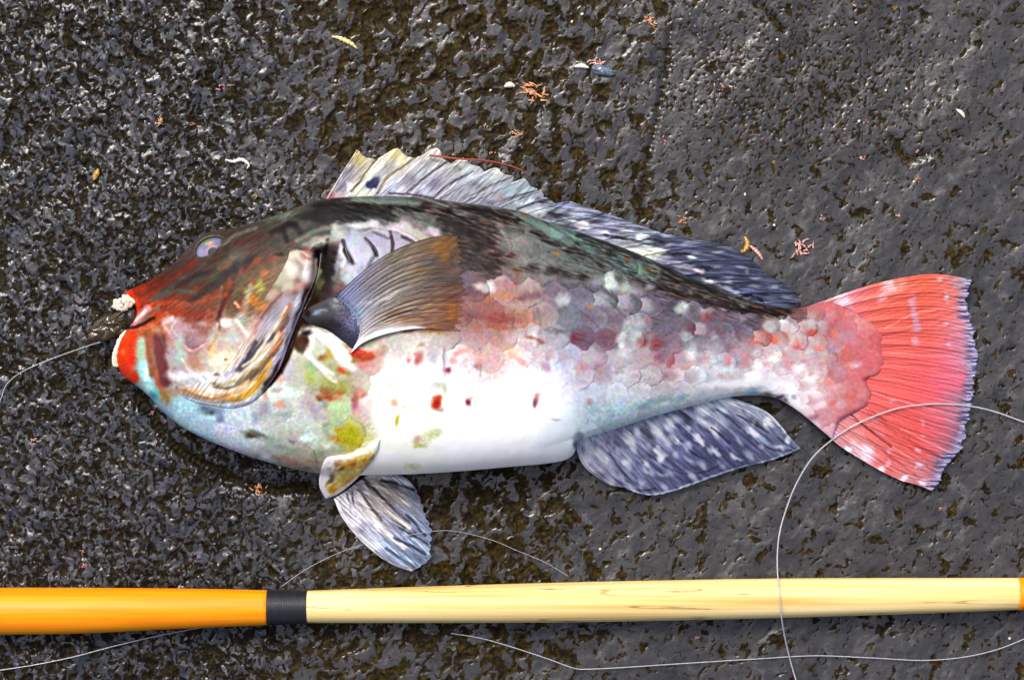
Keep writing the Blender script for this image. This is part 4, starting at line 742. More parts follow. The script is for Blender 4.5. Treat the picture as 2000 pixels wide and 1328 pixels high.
# pelvic fin: creased fan
strokes(F, '''5,f8f8fc,.95:658,980;672,1015;705,1055;750,1090;800,1114 3,6c6454,.9:705,930;740,965;770,995;800,1020 3,5c5040,.9:715,945;730,975;760,1005;790,1030 3,54504c,.85:745,938;780,945;808,958 3,7c7060,.8:700,955;725,990;745,1015 2,4c4c58,.8:688,960;690,985;695,1008 2,5c5864,.7:678,965;682,985;685,1000 4,e8e0d8,.85:712,950;740,985;770,1010;800,1030 4,f4ece4,.85:700,965;725,1005;755,1040;790,1070 4,e8dcc8,.8:725,940;765,965;800,985 3,c8a890,.6:740,945;770,958;800,965 4,8c98c0,.7:735,1075;765,1095;790,1110 4,c0dcf0,.9:790,1040;815,1058;838,1078 3,4c5468,.8:770,1050;800,1065;830,1082 3,505070,.8:795,1005;815,1025;830,1045 3,a8c0d8,.8:775,985;805,1008;828,1035 3,b0d0e8,.8:745,1055;785,1085;820,1105 3,5c6480,.7:755,1070;785,1092;808,1108
2,505868,.8:780,1030;810,1048;836,1062''')
patches(F, '''690,1000,10,26,-25,f8f4fc,.85 708,1030,6,10,-30,a8a4c0,.6 780,1000,16,10,40,a09cb4,.7 805,975,10,20,-20,9ca8b8,.6 790,940,20,8,20,dce0e4,.9 770,948,14,6,20,6c6c6c,.6 735,1030,10,8,40,f8f8fc,.8 755,1015,8,8,0,c0c8e4,.7 803,1043,8,8,0,60608c,.7 815,1100,10,10,0,7888a4,.7 830,1000,8,14,0,a0aab8,.6''')
F.sat = 1.0
F.c = np.clip(F.c*(1+0.06*fbm(GX/5, GY/5, 511, 2))[..., None], 0, 1)
def streak(x0, x1, y0, y1, ang, amp, la=34, ac=3.2, seed=0):
    w = F.win(x0, x1, y0, y1); t = math.radians(ang)
    u, v = GX[w]*math.cos(t)+GY[w]*math.sin(t), -GX[w]*math.sin(t)+GY[w]*math.cos(t)
    n = fbm(u/la, v/ac, 520+seed, 3)
    F.c[w] = np.clip(F.c[w]*(1+amp*n[..., None])+0.10*amp*np.clip(n, 0, 1)[..., None], 0, 1)
F.c *= np.where((GY < 620) & (GX < 1600), 0.90, 1.0)[..., None]
streak(630, 1050, 285, 400, -45, 0.34, 40, 4, 0)
streak(1050, 1570, 385, 605, 8, 0.55, 60, 5.5, 3)
streak(1120, 1570, 770, 970, 42, 0.34, 46, 7, 6)
streak(640, 845, 920, 1120, 42, 0.35, 40, 3.5, 9)

clarity(F, ((24, 0.35), (8, 0.25)))
F.c = np.clip(F.c*np.where(((GX > 1100) & (GX < 1575) & (GY > 760))[..., None], np.array([1.16, 1.16, 1.18]), 1.0), 0, 1)
F.c = np.clip(F.c*np.where((GX > 1590)[..., None], np.array([1.02, 1.0, 1.04]), 1.0), 0, 1)
# ---- pectoral fin, its root, the pelvic root and the gill cover each paint over a copy
P_BASE = parse('''660,585,8890c8 690,560,9498c0 720,530,8c88a8 760,505,908878 800,485,988468 850,470,a87c48 880,470,98744c 700,590,9098b8 740,570,a09890 780,545,988c78 830,520,8c7c70 880,510,8c6c50 890,540,8c7468
720,610,a8a8b0 770,590,a8a094 820,570,988478 870,565,907468 895,590,a87458 750,620,b0a898 800,610,b09484 850,605,b07858 895,620,c07848 720,640,c0b8b8 780,635,c0a898 840,632,b88868 890,640,c87c58 690,660,e8e8f0 690,690,f4f4fc 740,650,f0ecf0''')
PC = Canvas(P_BASE, 26); PC.sat = 1.0
patches(PC, '''870,478,26,10,-20,c88834,.85 850,490,18,9,-20,c07c50,.6 870,500,10,14,0,c8843c,.8 885,515,10,10,0,5c5c6c,.6 840,505,14,8,-10,7c7c8c,.6 820,530,24,8,-12,b07c40,.7 860,545,14,8,0,6c6878,.6 880,540,12,8,0,7c7080,.6 890,480,6,12,0,a0707c,.5 885,580,20,10,0,a05c50,.5 885,595,18,8,0,d88440,.9 890,610,14,6,0,dc8030,.85 880,620,16,5,0,e89440,.85 895,630,12,6,0,d86c48,.8
750,585,26,5,-22,f0f0ec,.8 715,590,16,6,-30,e0e4f4,.6 760,575,20,5,-20,d8d4cc,.6 700,545,20,5,-40,8c8cd0,.8 735,512,18,4,-35,8c88bc,.7 690,600,14,12,0,90a8d0,.8 705,615,14,10,0,98bce0,.8 770,613,20,5,-12,a86838,.8 790,605,14,4,-10,c8a050,.8 800,618,26,4,-6,b05c34,.75 830,598,18,4,-8,c8a860,.6 790,625,34,4,-4,c07c38,.8 830,622,14,3,0,8c4a38,.8 840,610,14,4,0,a86450,.6''')
M_PEC = 15
F_L = [(652, 583), (668, 592), (682, 604), (694, 620), (701, 638), (699, 662), (684, 690)]
F_T = [(652, 583), (690, 546), (740, 506), (790, 480), (840, 464), (870, 460), (891, 463)]
F_R = [(891, 463), (893, 500), (897, 540), (903, 580), (905, 612), (898, 647)]
F_B = [(684, 690), (712, 668), (755, 652), (810, 642), (855, 643), (898, 647)]
pu, pv = np.linspace(0, 1, 120), np.linspace(0, 1, 170)
GP = coons(spline(F_T, 200), spline(F_B, 200), spline(F_L, 200), spline(F_R, 200), pu, pv)
ray_v = np.linspace(0.03, 0.86, M_PEC)+0.011*np.random.RandomState(5).randn(M_PEC)
for v in 0.5*(ray_v[1:]+ray_v[:-1]):
    q = np.stack([np.interp(np.linspace(0.12, 0.86, 8), pu, GP[:, int(v*169), kx]) for kx in (0, 1)], -1)
    PC.stroke([tuple(a) for a in q], 1.1+1.3*((v*37) % 1), ['4a3c34', '5c4426', '3c3038'][int(v*100) % 3], 0.55+0.35*((v*53) % 1), 0.8, 0.35, True)
w_ = PC.win(640, 915, 450, 700)
PC.c[w_] *= 0.9
a_ = np.arctan2(GY[w_]-690, GX[w_]-560)
strp = fbm(a_*55, GX[w_]/45, 601, 3)*sstep(700, 800, GX[w_])
PC.c[w_] = np.clip(PC.c[w_]*(1+0.35*strp[..., None]), 0, 1)
PC.stroke([(684, 690), (708, 668), (750, 652), (800, 643), (830, 641)], 8, 'f4f4fa', 0.95, 0.5, 0.2, True)
PC.stroke([(840, 642), (870, 645), (896, 648)], 2.5, 'c05828', 0.9, 0.5, 0.2)
PC.stroke([(655, 582), (700, 538), (745, 503), (800, 477), (850, 462)], 2, '3a3644', 0.85, 0.5, 0.1)
pz = body_zs(GP[..., 0], GP[..., 1])
pu2, pv2 = pu[:, None], pv[None]
ridge = np.abs(np.sin(np.pi*(pv2-0.03)/(ray_v[1]-ray_v[0])))
rag = (0.5+0.5*np.sin(pv2*300))*4+14*fbm(pv2*26, pv2*0, 603, 3)+6*np.sin(pv2*5)
GP[..., 0] += sstep(0.9, 1.0, pu2)*rag
pz = pz+1.5+1.2*np.sin(np.pi*np.clip(pu2, 0, 1))*(1-pv2*0.5)-0.22*ridge*(1-0.6*pu2)-1.0*sstep(0.05, 0.0, pu2)-1.2*sstep(0.8, 1.0, pu2)
pz += 1.2*np.exp(-((pv2-0.95)/0.08)**2)*(1-pu2)
pec = sheet('pectoral_fin', GP[..., 0], GP[..., 1], pz, PC, M_fin, fish, 0.35, alpha=np.ones_like(pz)*np.clip(0.92-0.40*sstep(0.55, 1, pu2), 0, 1))
pec['label'] = 'fan shaped side fin with grey and orange rays'
fin_rays(pec, GP, pz, ray_v, PC, 0.6, 0.22, 0.03, 0.95, -0.12, 1.1, 'u')

# root of the pectoral fin
R_BASE = parse('600,610,5c5458 640,600,6c7078 620,625,2a2226 660,615,504c60 680,640,5c5a78 650,640,241c24 690,625,7080b0 670,660,3c3650 610,600,786c70')
RC = Canvas(R_BASE, 16)
patches(RC, '''612,602,16,6,-25,786870,.8 618,612,9,6,-10,90b8d0,.9 600,612,8,6,0,141014,.8 640,600,12,8,0,3c3c44,.8 670,618,20,18,0,6c6884,.85 682,632,16,16,0,8080a8,.85 628,606,14,4,-20,8cb4cc,.8 655,600,8,5,20,90a4b8,.6 645,632,26,10,10,1c1418,.9 690,615,12,8,40,90a8d8,.8 700,632,8,10,0,98b0dc,.8 675,648,16,10,0,4c4864,.8''')
grn = fbm(GX/3, GY/3, 611, 2); RC.c = np.clip(0.85*RC.c*(1+0.9*grn[..., None]*sstep(640, 670, GX)[..., None]), 0, 1)
RT = spline([(588, 618), (605, 600), (630, 588), (655, 580), (680, 600), (700, 622)], 100)
RB = spline([(588, 618), (605, 632), (640, 645), (672, 668), (690, 680), (704, 648)], 100)
ru = np.linspace(0, 1, 70); rv = np.linspace(0, 1, 50)
GRt = at(RT, ru)[:, None]*(1-rv[None, :, None])+at(RB, ru)[:, None]*rv[None, :, None]
rz = body_zs(GRt[..., 0], GRt[..., 1])+0.3+0.8*(np.clip(1-(2*rv[None]-1)**2, 0, 1)**0.5)*np.clip(np.sin(np.pi*(ru[:, None]*0.92+0.04)), 0, 1)**0.6
rz += 0.10*fbm(GRt[..., 0]/6, GRt[..., 1]/6, 613, 2)*sstep(640, 670, GRt[..., 0])
sheet('pectoral_fin_base', GRt[..., 0], GRt[..., 1], rz, RC, M_skin, fish, 0.5)

# gill cover
import copy
GC = copy.copy(B); GC.c = B.c.copy()
patches(GC, '''575,500,30,12,5,e0dcc8,.9 600,510,16,20,0,e4d4cc,.9 570,530,20,24,0,ece4dc,.9 545,540,20,22,20,b4bca4,.9 600,505,16,5,35,985a44,.85 605,495,10,4,20,b88878,.7 560,515,14,8,0,f4ecd8,.8 600,540,14,20,10,f8ecec,.9 585,560,20,8,-15,c49890,.8 560,560,16,10,-20,c8ccb8,.8 530,575,14,16,20,c8b4a4,.8 590,560,20,3,-15,b86460,.7
545,610,20,44,35,9c98a8,.9 520,640,18,40,35,a4a0b0,.85 560,590,20,20,30,a8a4b0,.8 580,590,8,30,20,d4d4ec,.9 565,640,9,36,20,c8c8e8,.85 545,690,9,34,22,c4c4e4,.85 500,660,12,30,40,b8a0a0,.8 485,690,16,26,40,b0b0bc,.8 470,730,24,24,0,c8bcb0,.8 430,760,40,18,10,e0d4c8,.9 380,755,34,14,10,dcd4cc,.85 495,740,24,30,40,b89c70,.85 450,775,36,12,-8,c08c48,.85 360,762,20,10,15,b89468,.8
350,745,14,7,-10,b8705c,.7 400,770,30,8,10,c88c64,.8 490,650,8,14,30,d8b8a4,.7 470,650,10,20,30,e0ccb8,.8 440,700,22,20,0,f0e4c8,.8 400,735,26,12,0,e4ecf0,.8''')
strokes(GC, '''4,8c4a30,.9:553,640;535,655;515,670;500,685 3.5,c86430,.9:566,595;556,612;550,625 5,4c4c5c,.85:535,655;510,675;490,700;470,722 4,5a5048,.8:490,690;475,710;462,722 4,3c3c48,.85:500,668;488,690;478,706 2.5,f4ecc8,.9:560,600;545,625;520,665;495,700;475,715 2.5,e8d8a0,.9:545,648;530,672;505,700;490,715 4,c8883c,.9:550,665;535,690;510,715;490,735 4,dc9c34,.9:530,705;515,730;490,755;465,770 5,e0a030,.95:515,735;498,758;475,775;450,782 3,5c5040,.85:535,690;515,715;490,740 3,6c6458,.85:500,720;475,745;445,758;420,755
3,d8a868,.9:480,745;450,765;410,772;375,762 2.5,f8e8c8,.9:500,745;470,768;430,775;390,768 2.5,b07040,.85:450,772;410,778;380,772;360,760 2.5,a89858,.8:460,742;435,752;415,748 2,7c6c50,.7:520,700;490,728;460,748 2,f4e4d4,.8:470,755;440,766;400,766 3,8c7868,.7:470,780;430,786;390,780;360,770 2,e8dcd8,.9:455,740;490,715;520,690 3,908cc0,.8:475,700;455,722;440,735 2.5,c86030,.85:552,650;540,672;528,690 2,6c5c54,.8:562,648;550,668;535,690
2.5,e8c0bc,.95:618,508;614,545;597,585 2.5,dcd4ec,.95:597,585;578,632;560,680;545,720 2.5,9c8cb0,.8:545,720;520,757;492,784;455,793 3,a85c58,.55:478,690;490,660;505,630;525,600;548,578 2.5,c88484,.5:505,625;530,590;560,572;590,555 1.6,6c4048,.8:510,622;530,595;550,575 2,8c3c30,.7:575,488;560,492;545,500 2,fae4d8,.9:462,715;480,680;495,655''')
GC.c = soften(GC.c, 4)
w_ = GC.win(330, 625, 480, 800)
sx_, sy_ = GX[w_]*math.cos(-0.95)+GY[w_]*math.sin(-0.95), -GX[w_]*math.sin(-0.95)+GY[w_]*math.cos(-0.95)
fib = fbm(sx_/30, sy_/3.2, 621, 3)*sstep(590, 640, GY[w_]+0.4*(GX[w_]-520))
GC.c[w_] = np.clip(GC.c[w_]*(1+0.42*fib[..., None]), 0, 1)
gl = spline([(556, 490), (522, 540), (490, 592), (464, 640), (432, 690), (388, 732), (336, 744)], 200)
gr = spline([(572, 485), (606, 488), (621, 507), (615, 545), (598, 585), (579, 632), (561, 680), (546, 720), (521, 757), (493, 784), (456, 796), (420, 793), (382, 786), (352, 771), (338, 750)], 300)
gu, gv = np.linspace(0, 1, 110), np.linspace(0, 1, 300)
GG = at(gl, gv)[None]*(1-gu[:, None, None])+at(gr, gv)[None]*gu[:, None, None]
gz = body_zs(GG[..., 0], GG[..., 1]); front = body_z(GG[..., 0], GG[..., 1])
g_u = gu[:, None]; g_v = gv[None]
mixf = sstep(0.0, 0.35, g_u)
lift_e = np.clip(np.sin(np.pi*np.clip(g_v, 0.0, 1.0)), 0, 1)**0.5
gz = front*(1-mixf)+gz*mixf+(-0.35+1.9*sstep(0.0, 0.75, g_u)*lift_e)
gz += 0.22*np.sin(g_u*16+g_v*5)*sstep(0.35, 0.55, g_v)*sstep(0.2, 0.5, g_u)*(1-g_u)*1.6
gz -= 0.5*sstep(0.95, 1.0, g_u)
sheet('gill_cover', GG[..., 0], GG[..., 1], gz, GC, M_skin, fish, 0.6)

# dorsal fin
RAYS = [((634, 390), (697, 293)), ((684, 386), (777, 290)), ((737, 385), (853, 289)), ((792, 386), (906, 309)), ((843, 390), (969, 327)), ((902, 397), (1024, 349)), ((962, 405), (1053, 372)), ((1012, 415), (1112, 393)), ((1060, 431), (1180, 416)), ((1110, 448), (1240, 436)), ((1160, 464), (1292, 455)), ((1200, 479), (1352, 468)), ((1240, 494), (1420, 477)), ((1280, 511), (1470, 507)), ((1320, 529), (1500, 539)), ((1360, 548), (1530, 551)), ((1412, 568), (1555, 571)), ((1462, 588), (1564, 590)), ((1540, 601), (1563, 598))]
NOTCH = {0: (736, 312), 1: (812, 309), 2: (874, 316), 3: (936, 325), 4: (1004, 344), 5: (1052, 370), 6: (1072, 388)}
nr = len(RAYS); lead = [(640, 372), (655, 345), (676, 315)]
ku, kp, kb = [], [], []
for k_, (b_, t_) in enumerate(RAYS):
    ku.append(k_); kp.append(t_); kb.append(b_)
    if k_ in NOTCH:
        b2, t2 = RAYS[k_+1]
        fr4 = (0.06, 0.14, 0.24, 0.42, 0.82, 0.93)
        ku += [k_+f for f in fr4]; kb += [np.array(b_)*(1-f)+np.array(b2)*f for f in fr4]
        n_ = np.array(NOTCH[k_], float)
        t_a, t2a = np.array(t_, float), np.array(t2, float); dn = min(1.0, max(0.35, (n_[1]-t_a[1])/18))
        kp += [t_a+(5, 3*dn), t_a+(9, 9*dn), t_a*0.55+n_*0.45+(0, 6*dn), n_, t2a+np.array((-24, 11))*dn, t2a+np.array((-10, 2))*dn]
ku = np.array(ku); kp = np.array(kp, float); kb = np.array(kb, float)
du = np.linspace(0, nr-1, 560); dv = np.linspace(0, 1, 46)
bs = np.stack([np.interp(du, ku, kb[:, i]) for i in (0, 1)], -1); tp = np.stack([np.interp(du, ku, kp[:, i]) for i in (0, 1)], -1)
bs[:, 1] += 7                                   # tuck the root into the body
sag = (np.interp(du, [0, 7, 12, nr-1], [3, 5, 9, 4]))[:, None]*np.sin(np.pi*dv)[None]
nrm = tp-bs; nrm = np.stack([nrm[:, 1], -nrm[:, 0]], -1); nrm /= np.linalg.norm(nrm, axis=1)[:, None]+1e-9
GD = bs[:, None]*(1-dv[None, :, None])+tp[:, None]*dv[None, :, None]+nrm[:, None]*sag[..., None]*np.array([0.5, 0.5])
GD[..., 1] += sstep(0.9, 1, dv)[None]*(1.6*fbm(du*7, du*0, 701, 2))[:, None]
zb_ = mid_z(bs[:, 0])+0.4
ph = du % 1.0
fold = np.where(du < 8, 1.0, 0.55)[:, None]*(np.clip(1-ph*2.3, 0, 1)-0.25)[:, None]*np.sin(np.pi*np.clip(dv, 0, 0.9))[None]*2.0
zr = rock_top(GD[..., 0], GD[..., 1], 8)*1000+1.0
zd = zb_[:, None]*(1-dv[None])**1.25+dv[None]*np.interp(du, [0, 8, nr-1], [8, 4.5, 2.0])[:, None]+fold
zd = np.maximum(zd, zr)
al = np.ones_like(zd)*np.interp(du, [0, 9, 12, nr-1], [1, 1, 0.88, 0.80])[:, None]
al = al-0.2*sstep(0.6, 1, dv)[None]*sstep(10, 13, du)[:, None]
def dashes_d(k0, k1, vs, col, a, rx, ry, seed):
    r_ = np.random.RandomState(seed)
    for k_ in range(k0, k1):
        for v_ in vs:
            i_ = int((k_+0.5)/(nr-1)*559); j_ = int(np.clip(v_+0.05*r_.randn(), 0.05, 0.95)*45)
            p_, q_ = GD[i_, j_], GD[i_, min(45, j_+2)]
            F.splat(p_[0], p_[1], rx*(0.7+0.6*r_.rand()), ry, math.degrees(math.atan2(q_[1]-p_[1], q_[0]-p_[0])), col, a*(0.5+0.5*r_.rand()), 0.8, 0.3)
dashes_d(7, 17, (0.22, 0.55, 0.82), 'ccd2dc', 0.75, 12, 3.6, 5)
dashes_d(7, 17, (0.38, 0.70), '44465c', 0.6, 14, 3.2, 6)
dors = sheet('dorsal_fin', GD[..., 0], GD[..., 1], zd, F, M_fin, fish, 0.3, al)
dors['label'] = 'long spiny back fin with scalloped pale edge'
fin_rays(dors, GD, zd, [(k_+0.02)/(nr-1) for k_ in range(nr-1)], F, 0.75, 0.3, 0.05, 0.98, 0.2, 1.15, 'v')

# tail fin
TT = spline([(1572, 600), (1612, 586), (1660, 569), (1720, 551), (1780, 539), (1835, 535), (1897, 545)], 200)
TB = spline([(1588, 826), (1612, 847), (1642, 872), (1680, 896), (1720, 919), (1760, 938), (1790, 946), (1818, 958)], 200)
TL = spline([(1572, 600), (1612, 640), (1630, 700), (1620, 770), (1588, 826)], 200)
TR = spline(tail_edge, 300)
uu, vv = np.linspace(0, 1, 150), np.linspace(0, 1, 300)
GT = coons(TT, TB, TL, TR, uu, vv)
u2, v2 = uu[:, None], vv[None]
jag = 5*fbm(v2*90, v2*0, 711, 2)+6*fbm(v2*28, v2*0, 713, 2)
GT[..., 0] += sstep(0.86, 1.0, u2)*jag; GT[..., 1] += 2*sstep(0.9, 1, u2)*fbm(v2*70, v2*0, 715, 2)
NT = 15
zt_ = np.interp(GT[..., 0], [1570, 1650, 1720, 1900], [7.5, 5.0, 4.4, 2.4])
zt_ = zt_+0.40*np.sin(v2*2*np.pi*NT)*sstep(0.05, 0.4, u2)*(1-0.4*u2)+0.9*np.sin(v2*9+u2*3)+0.22*np.sin(v2*2*np.pi*NT*4)*sstep(0.3, 0.7, u2)
zt_ = np.maximum(zt_, rock_top(GT[..., 0], GT[..., 1], 7)*1000+0.8)
alt = 1-0.45*sstep(0.90, 1.0, u2+0*v2)*(0.6+0.6*fbm(v2*120, u2*3, 717, 2))
tail = sheet('tail_fin', GT[..., 0], GT[..., 1], zt_, F, M_fin, fish, 0.35, np.clip(alt, 0.3, 1))
tail['label'] = 'coral red fan tail fin with frayed grey edge'
fin_rays(tail, GT, zt_, [(k_+0.25)/NT for k_ in range(NT)], F, 0.6, 0.25, 0.12, 0.95, 0.05, 1.08, 'u')
fin_rays(tail, GT, zt_, [(k_+0.75)/NT for k_ in range(NT)], F, 0.3, 0.2, 0.35, 0.97, 0.1, 1.05, 'u')

# anal fin
AT = spline([(1128, 858), (1150, 849), (1200, 834), (1280, 808), (1350, 789), (1420, 774)], 200)
AB = spline([(1192, 948), (1215, 951), (1240, 961), (1272, 967), (1300, 963), (1345, 949), (1400, 929), (1455, 911), (1512, 897), (1563, 876)], 200)
AL = spline([(1128, 858), (1127, 882), (1140, 910), (1165, 931), (1192, 948)], 200)
AR = spline([(1420, 774), (1462, 788), (1500, 806), (1526, 832), (1542, 853), (1563, 876)], 200)
GA = coons(AT, AB, AL, AR, np.linspace(0, 1, 230), np.linspace(0, 1, 70))
u2, v2 = np.linspace(0, 1, 230)[:, None], np.linspace(0, 1, 70)[None]
GA[..., 1] += sstep(0.93, 1, v2)*1.8*fbm(u2*55, u2*0, 721, 2)
za = mid_z(GA[..., 0])*(1-v2)**1.1*0.9+v2*2.6+0.8*np.sin(u2*2*np.pi*12)*np.sin(np.pi*np.clip(v2, 0, .85))+0.5*np.sin(u2*11+v2*4)
za = np.maximum(za, rock_top(GA[..., 0], GA[..., 1], 8)*1000+0.9)
gry = F.win(1100, 1580, 765, 975)
F.c[gry] = F.c[gry]*0.56+0.30*F.c[gry].mean(axis=2, keepdims=True)*np.array([1.0, 1.02, 1.10])
def dashes(GXY, n, vs, col, a, rx, ry, u0=0.03, u1=0.97, seed=0):
    r_ = np.random.RandomState(seed); nu_, nv_ = GXY.shape[:2]
    for i_ in range(n):
        for j_, v_ in enumerate(vs):
            u_ = u0+(u1-u0)*(i_+0.5)/n; v_ = np.clip(v_+0.07*((i_ % 2)-0.5)+0.04*r_.randn(), 0.03, 0.95)
            p_ = GXY[int(u_*(nu_-1)), int(v_*(nv_-1))]; q_ = GXY[int(u_*(nu_-1)), min(nv_-1, int((v_+0.05)*(nv_-1))+1)]
            an_ = math.degrees(math.atan2(q_[1]-p_[1], q_[0]-p_[0]))
            F.splat(p_[0], p_[1], rx*(0.7+0.6*r_.rand()), ry*(0.8+0.4*r_.rand()), an_, col, a*(0.5+0.5*r_.rand()), 0.8, 0.35)
dashes(GA, 12, (0.1, 0.36, 0.62, 0.86), 'dce6f0', 0.8, 11, 5.5, 0.03, 0.97, 3)
dashes(GA, 12, (0.23, 0.50, 0.76), '50527c', 0.55, 9, 4.5, 0.0, 0.94, 4)
anal = sheet('anal_fin', GA[..., 0], GA[..., 1], za, F, M_fin, fish, 0.35, np.clip(1-0.15*v2+0*u2, 0, 1))
anal['label'] = 'violet blue rear belly fin with pale blocks'
fin_rays(anal, GA, za, [(k_+0.25)/12 for k_ in range(12)], F, 0.6, 0.25, 0.03, 0.97, 0.1, 1.12, 'v')

# pelvic fin
VL = spline([(718, 928), (700, 940), (676, 958), (652, 974)], 100)
VT = spline([(718, 928), (750, 926), (780, 928), (800, 938), (811, 953)], 100)
VR = spline([(811, 953), (822, 978), (830, 1005), (842, 1035), (840, 1070), (839, 1092), (805, 1116)], 200)
VB = spline([(652, 974), (668, 1010), (700, 1051), (740, 1086), (775, 1106), (805, 1116)], 200)
GV = coons(VT, VB, VL, VR, np.linspace(0, 1, 120), np.linspace(0, 1, 120))
u2, v2 = np.linspace(0, 1, 120)[:, None], np.linspace(0, 1, 120)[None]
GV[..., 0] += sstep(0.9, 1, u2)*(3*fbm(v2*40, v2*0, 731, 2)+2*np.sin(v2*70))
zv = 13*(1-u2)**1.2+2.6+1.5*np.sin(v2*2*np.pi*5.5)*np.sin(np.pi*np.clip(u2*0.9+0.05, 0, 1))*(1-0.3*u2)+1.2*np.exp(-((v2-0.97)/0.06)**2)
zv = np.maximum(zv, rock_top(GV[..., 0], GV[..., 1], 7)*1000+0.8)
pelv = sheet('pelvic_fin', GV[..., 0], GV[..., 1], zv, F, M_fin, fish, 0.35, np.clip(1-0.25*sstep(0.6, 1, u2+0*v2), 0, 1))
pelv['label'] = 'creased pale fan fin under the belly'
fin_rays(pelv, GV, zv, [(k_+0.25)/5.5 for k_ in range(6) if (k_+0.25)/5.5 < 1], F, 0.7, 0.3, 0.03, 0.97, 0.1, 1.1, 'u')
# its fleshy patterned base
K_BASE = parse('735,868,f0e8d0 700,890,e8d0a0 670,910,d8b878 650,940,d0b470 680,930,d8b868 640,920,d8d8e4 632,960,f0ece8 710,905,c8a468 650,895,ece4e8')
KC = Canvas(K_BASE, 15); KC.sat = 1.35
patches(KC, '''670,915,12,5,-40,a85c2c,.9 690,905,10,6,-30,b86428,.9 680,945,14,4,-50,9c5424,.85 660,935,6,16,30,e8d88c,.9 675,925,8,6,0,ecd880,.9 695,920,10,6,-40,f0d878,.9 705,895,9,4,-30,f4d070,.9 650,955,6,12,30,b87c30,.8 645,935,5,14,25,5c4438,.8 690,935,8,4,-30,a85a24,.8 720,885,8,4,-40,f0e090,.8 725,895,5,10,35,8c8478,.8 712,915,4,12,40,7c6c60,.7 668,955,8,5,-30,e4cc78,.9 665,965,10,4,-20,a86830,.8 715,900,6,4,0,b88838,.8 635,930,5,20,15,f0ecf0,.8 660,905,8,6,-20,a87050,.8''')
w_ = KC.win(610, 750, 850, 990)
vb = fbm((GX[w_]+GY[w_])/9, (GX[w_]-GY[w_])/16, 741, 3)
KC.c[w_] = np.clip(KC.c[w_]*(1.12+0.3*vb[..., None]), 0, 1)
KC.stroke([(742, 858), (715, 876), (680, 889), (650, 893), (634, 905), (627, 930), (628, 955), (640, 970)], 6, 'f8f4f4', 0.95, 0.6, 0.1)
KC.stroke([(650, 968), (675, 952), (695, 935)], 5, 'f4ece8', 0.85, 0.6, 0.1)
KT = spline([(742, 858), (715, 874), (685, 886), (655, 890), (636, 896), (625, 925), (624, 950), (636, 974)], 200)
KB = spline([(742, 858), (738, 878), (728, 898), (714, 915), (700, 932), (680, 950), (658, 966), (636, 974)], 200)
ku_, kv_ = np.linspace(0, 1, 120), np.linspace(0, 1, 60)
GK = at(KT, ku_)[:, None]*(1-kv_[None, :, None])+at(KB, ku_)[:, None]*kv_[None, :, None]
bul = np.clip(1-(2*kv_[None]-1)**2, 0, 1)**0.5*np.clip(np.sin(np.pi*ku_[:, None]), 0, 1)**0.5
bz_ = body_zs(GK[..., 0], GK[..., 1])
zout = np.interp(GK[..., 1], [880, 926, 974], [30, 27, 13])
zk = np.where(bz_ > 24, np.maximum(bz_, zout), zout)
for _ in range(6):
    zk[1:-1, 1:-1] = (zk[1:-1, 1:-1]*2+zk[:-2, 1:-1]+zk[2:, 1:-1]+zk[1:-1, :-2]+zk[1:-1, 2:])/6
zk = zk+2.6*bul+0.35*fbm(GK[..., 0]/7, GK[..., 1]/7, 743, 2)*bul+0.5
sheet('pelvic_fin_base', GK[..., 0], GK[..., 1], zk, KC, M_skin, fish, 3.0)

# ------------------------------------------------------------------ eye
EC = Canvas(parse('413,487,a8a8d0'), 40); EC.c[:] = hexrgb('9c9cc8')
EX, EY = 413.0, 487.0
patches(EC, f'''413,487,36,25,-22,6c70a0,1,.2 393,496,11,15,0,b8b0d4,.9 436,488,9,13,0,98a0e0,.9 401,471,14,6,-35,58984c,.95,.4 430,474,12,6,35,7880c0,.9 412,478,9,6,-20,c87424,.95,.4 416,492,17,15,-15,f0b4c4,.95,.3 417,493,13.5,12,-15,5c98e0,.97,.3''', 0.15)  # blue at the centre is the sky's reflection painted into the eye colour
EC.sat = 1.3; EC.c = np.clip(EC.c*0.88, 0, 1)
EC.stroke([(396, 505), (412, 512), (430, 508), (444, 496)], 2, 'e0e4f8', 0.8, 0.5)
M_eye = vc_mat('eye_iris', 0.4, 0.1, 0.2)
nr_, na_ = 40, 80
rr, aa = np.meshgrid(np.linspace(0, 1, nr_), np.linspace(0, 2*np.pi, na_, endpoint=False), indexing='ij')
def eye_dome(rx, ry, h, z0):
    t = math.radians(-22)
    ex, ey = rr*rx*np.cos(aa), rr*ry*np.sin(aa)
    return EX+ex*math.cos(t)-ey*math.sin(t), EY+ex*math.sin(t)+ey*math.cos(t), z0+h*np.sqrt(np.clip(1-rr**2, 0, 1))
def disc_faces():
    i = np.arange(nr_*na_).reshape(nr_, na_); j = np.roll(i, -1, 1)
    return np.stack([i[:-1], i[1:], j[1:], j[:-1]], -1).reshape(-1, 4)
ez = float(body_zs(EX, EY))
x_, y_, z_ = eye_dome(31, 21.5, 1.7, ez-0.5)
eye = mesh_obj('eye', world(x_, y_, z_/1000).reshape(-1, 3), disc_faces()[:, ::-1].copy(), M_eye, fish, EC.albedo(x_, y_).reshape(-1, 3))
eye['label'] = 'silver and lilac eye with sky reflection painted blue at its centre'
M_pup = flat_mat('pupil', (0.004, 0.007, 0.018), 0.3, 0.1, 0.2)
px_, py_ = 416.5, 493.0
a_ = np.linspace(0, 2*np.pi, 28, endpoint=False)
pr = np.linspace(0, 1, 8)[:, None]
ppx, ppy = px_+pr*10.5*np.cos(a_)[None], py_+pr*9.5*np.sin(a_)[None]
dd = ((ppx-EX)/31)**2+((ppy-EY)/21.5)**2
pzz = ez-0.5+1.7*np.sqrt(np.clip(1-dd, 0, 1))+0.12
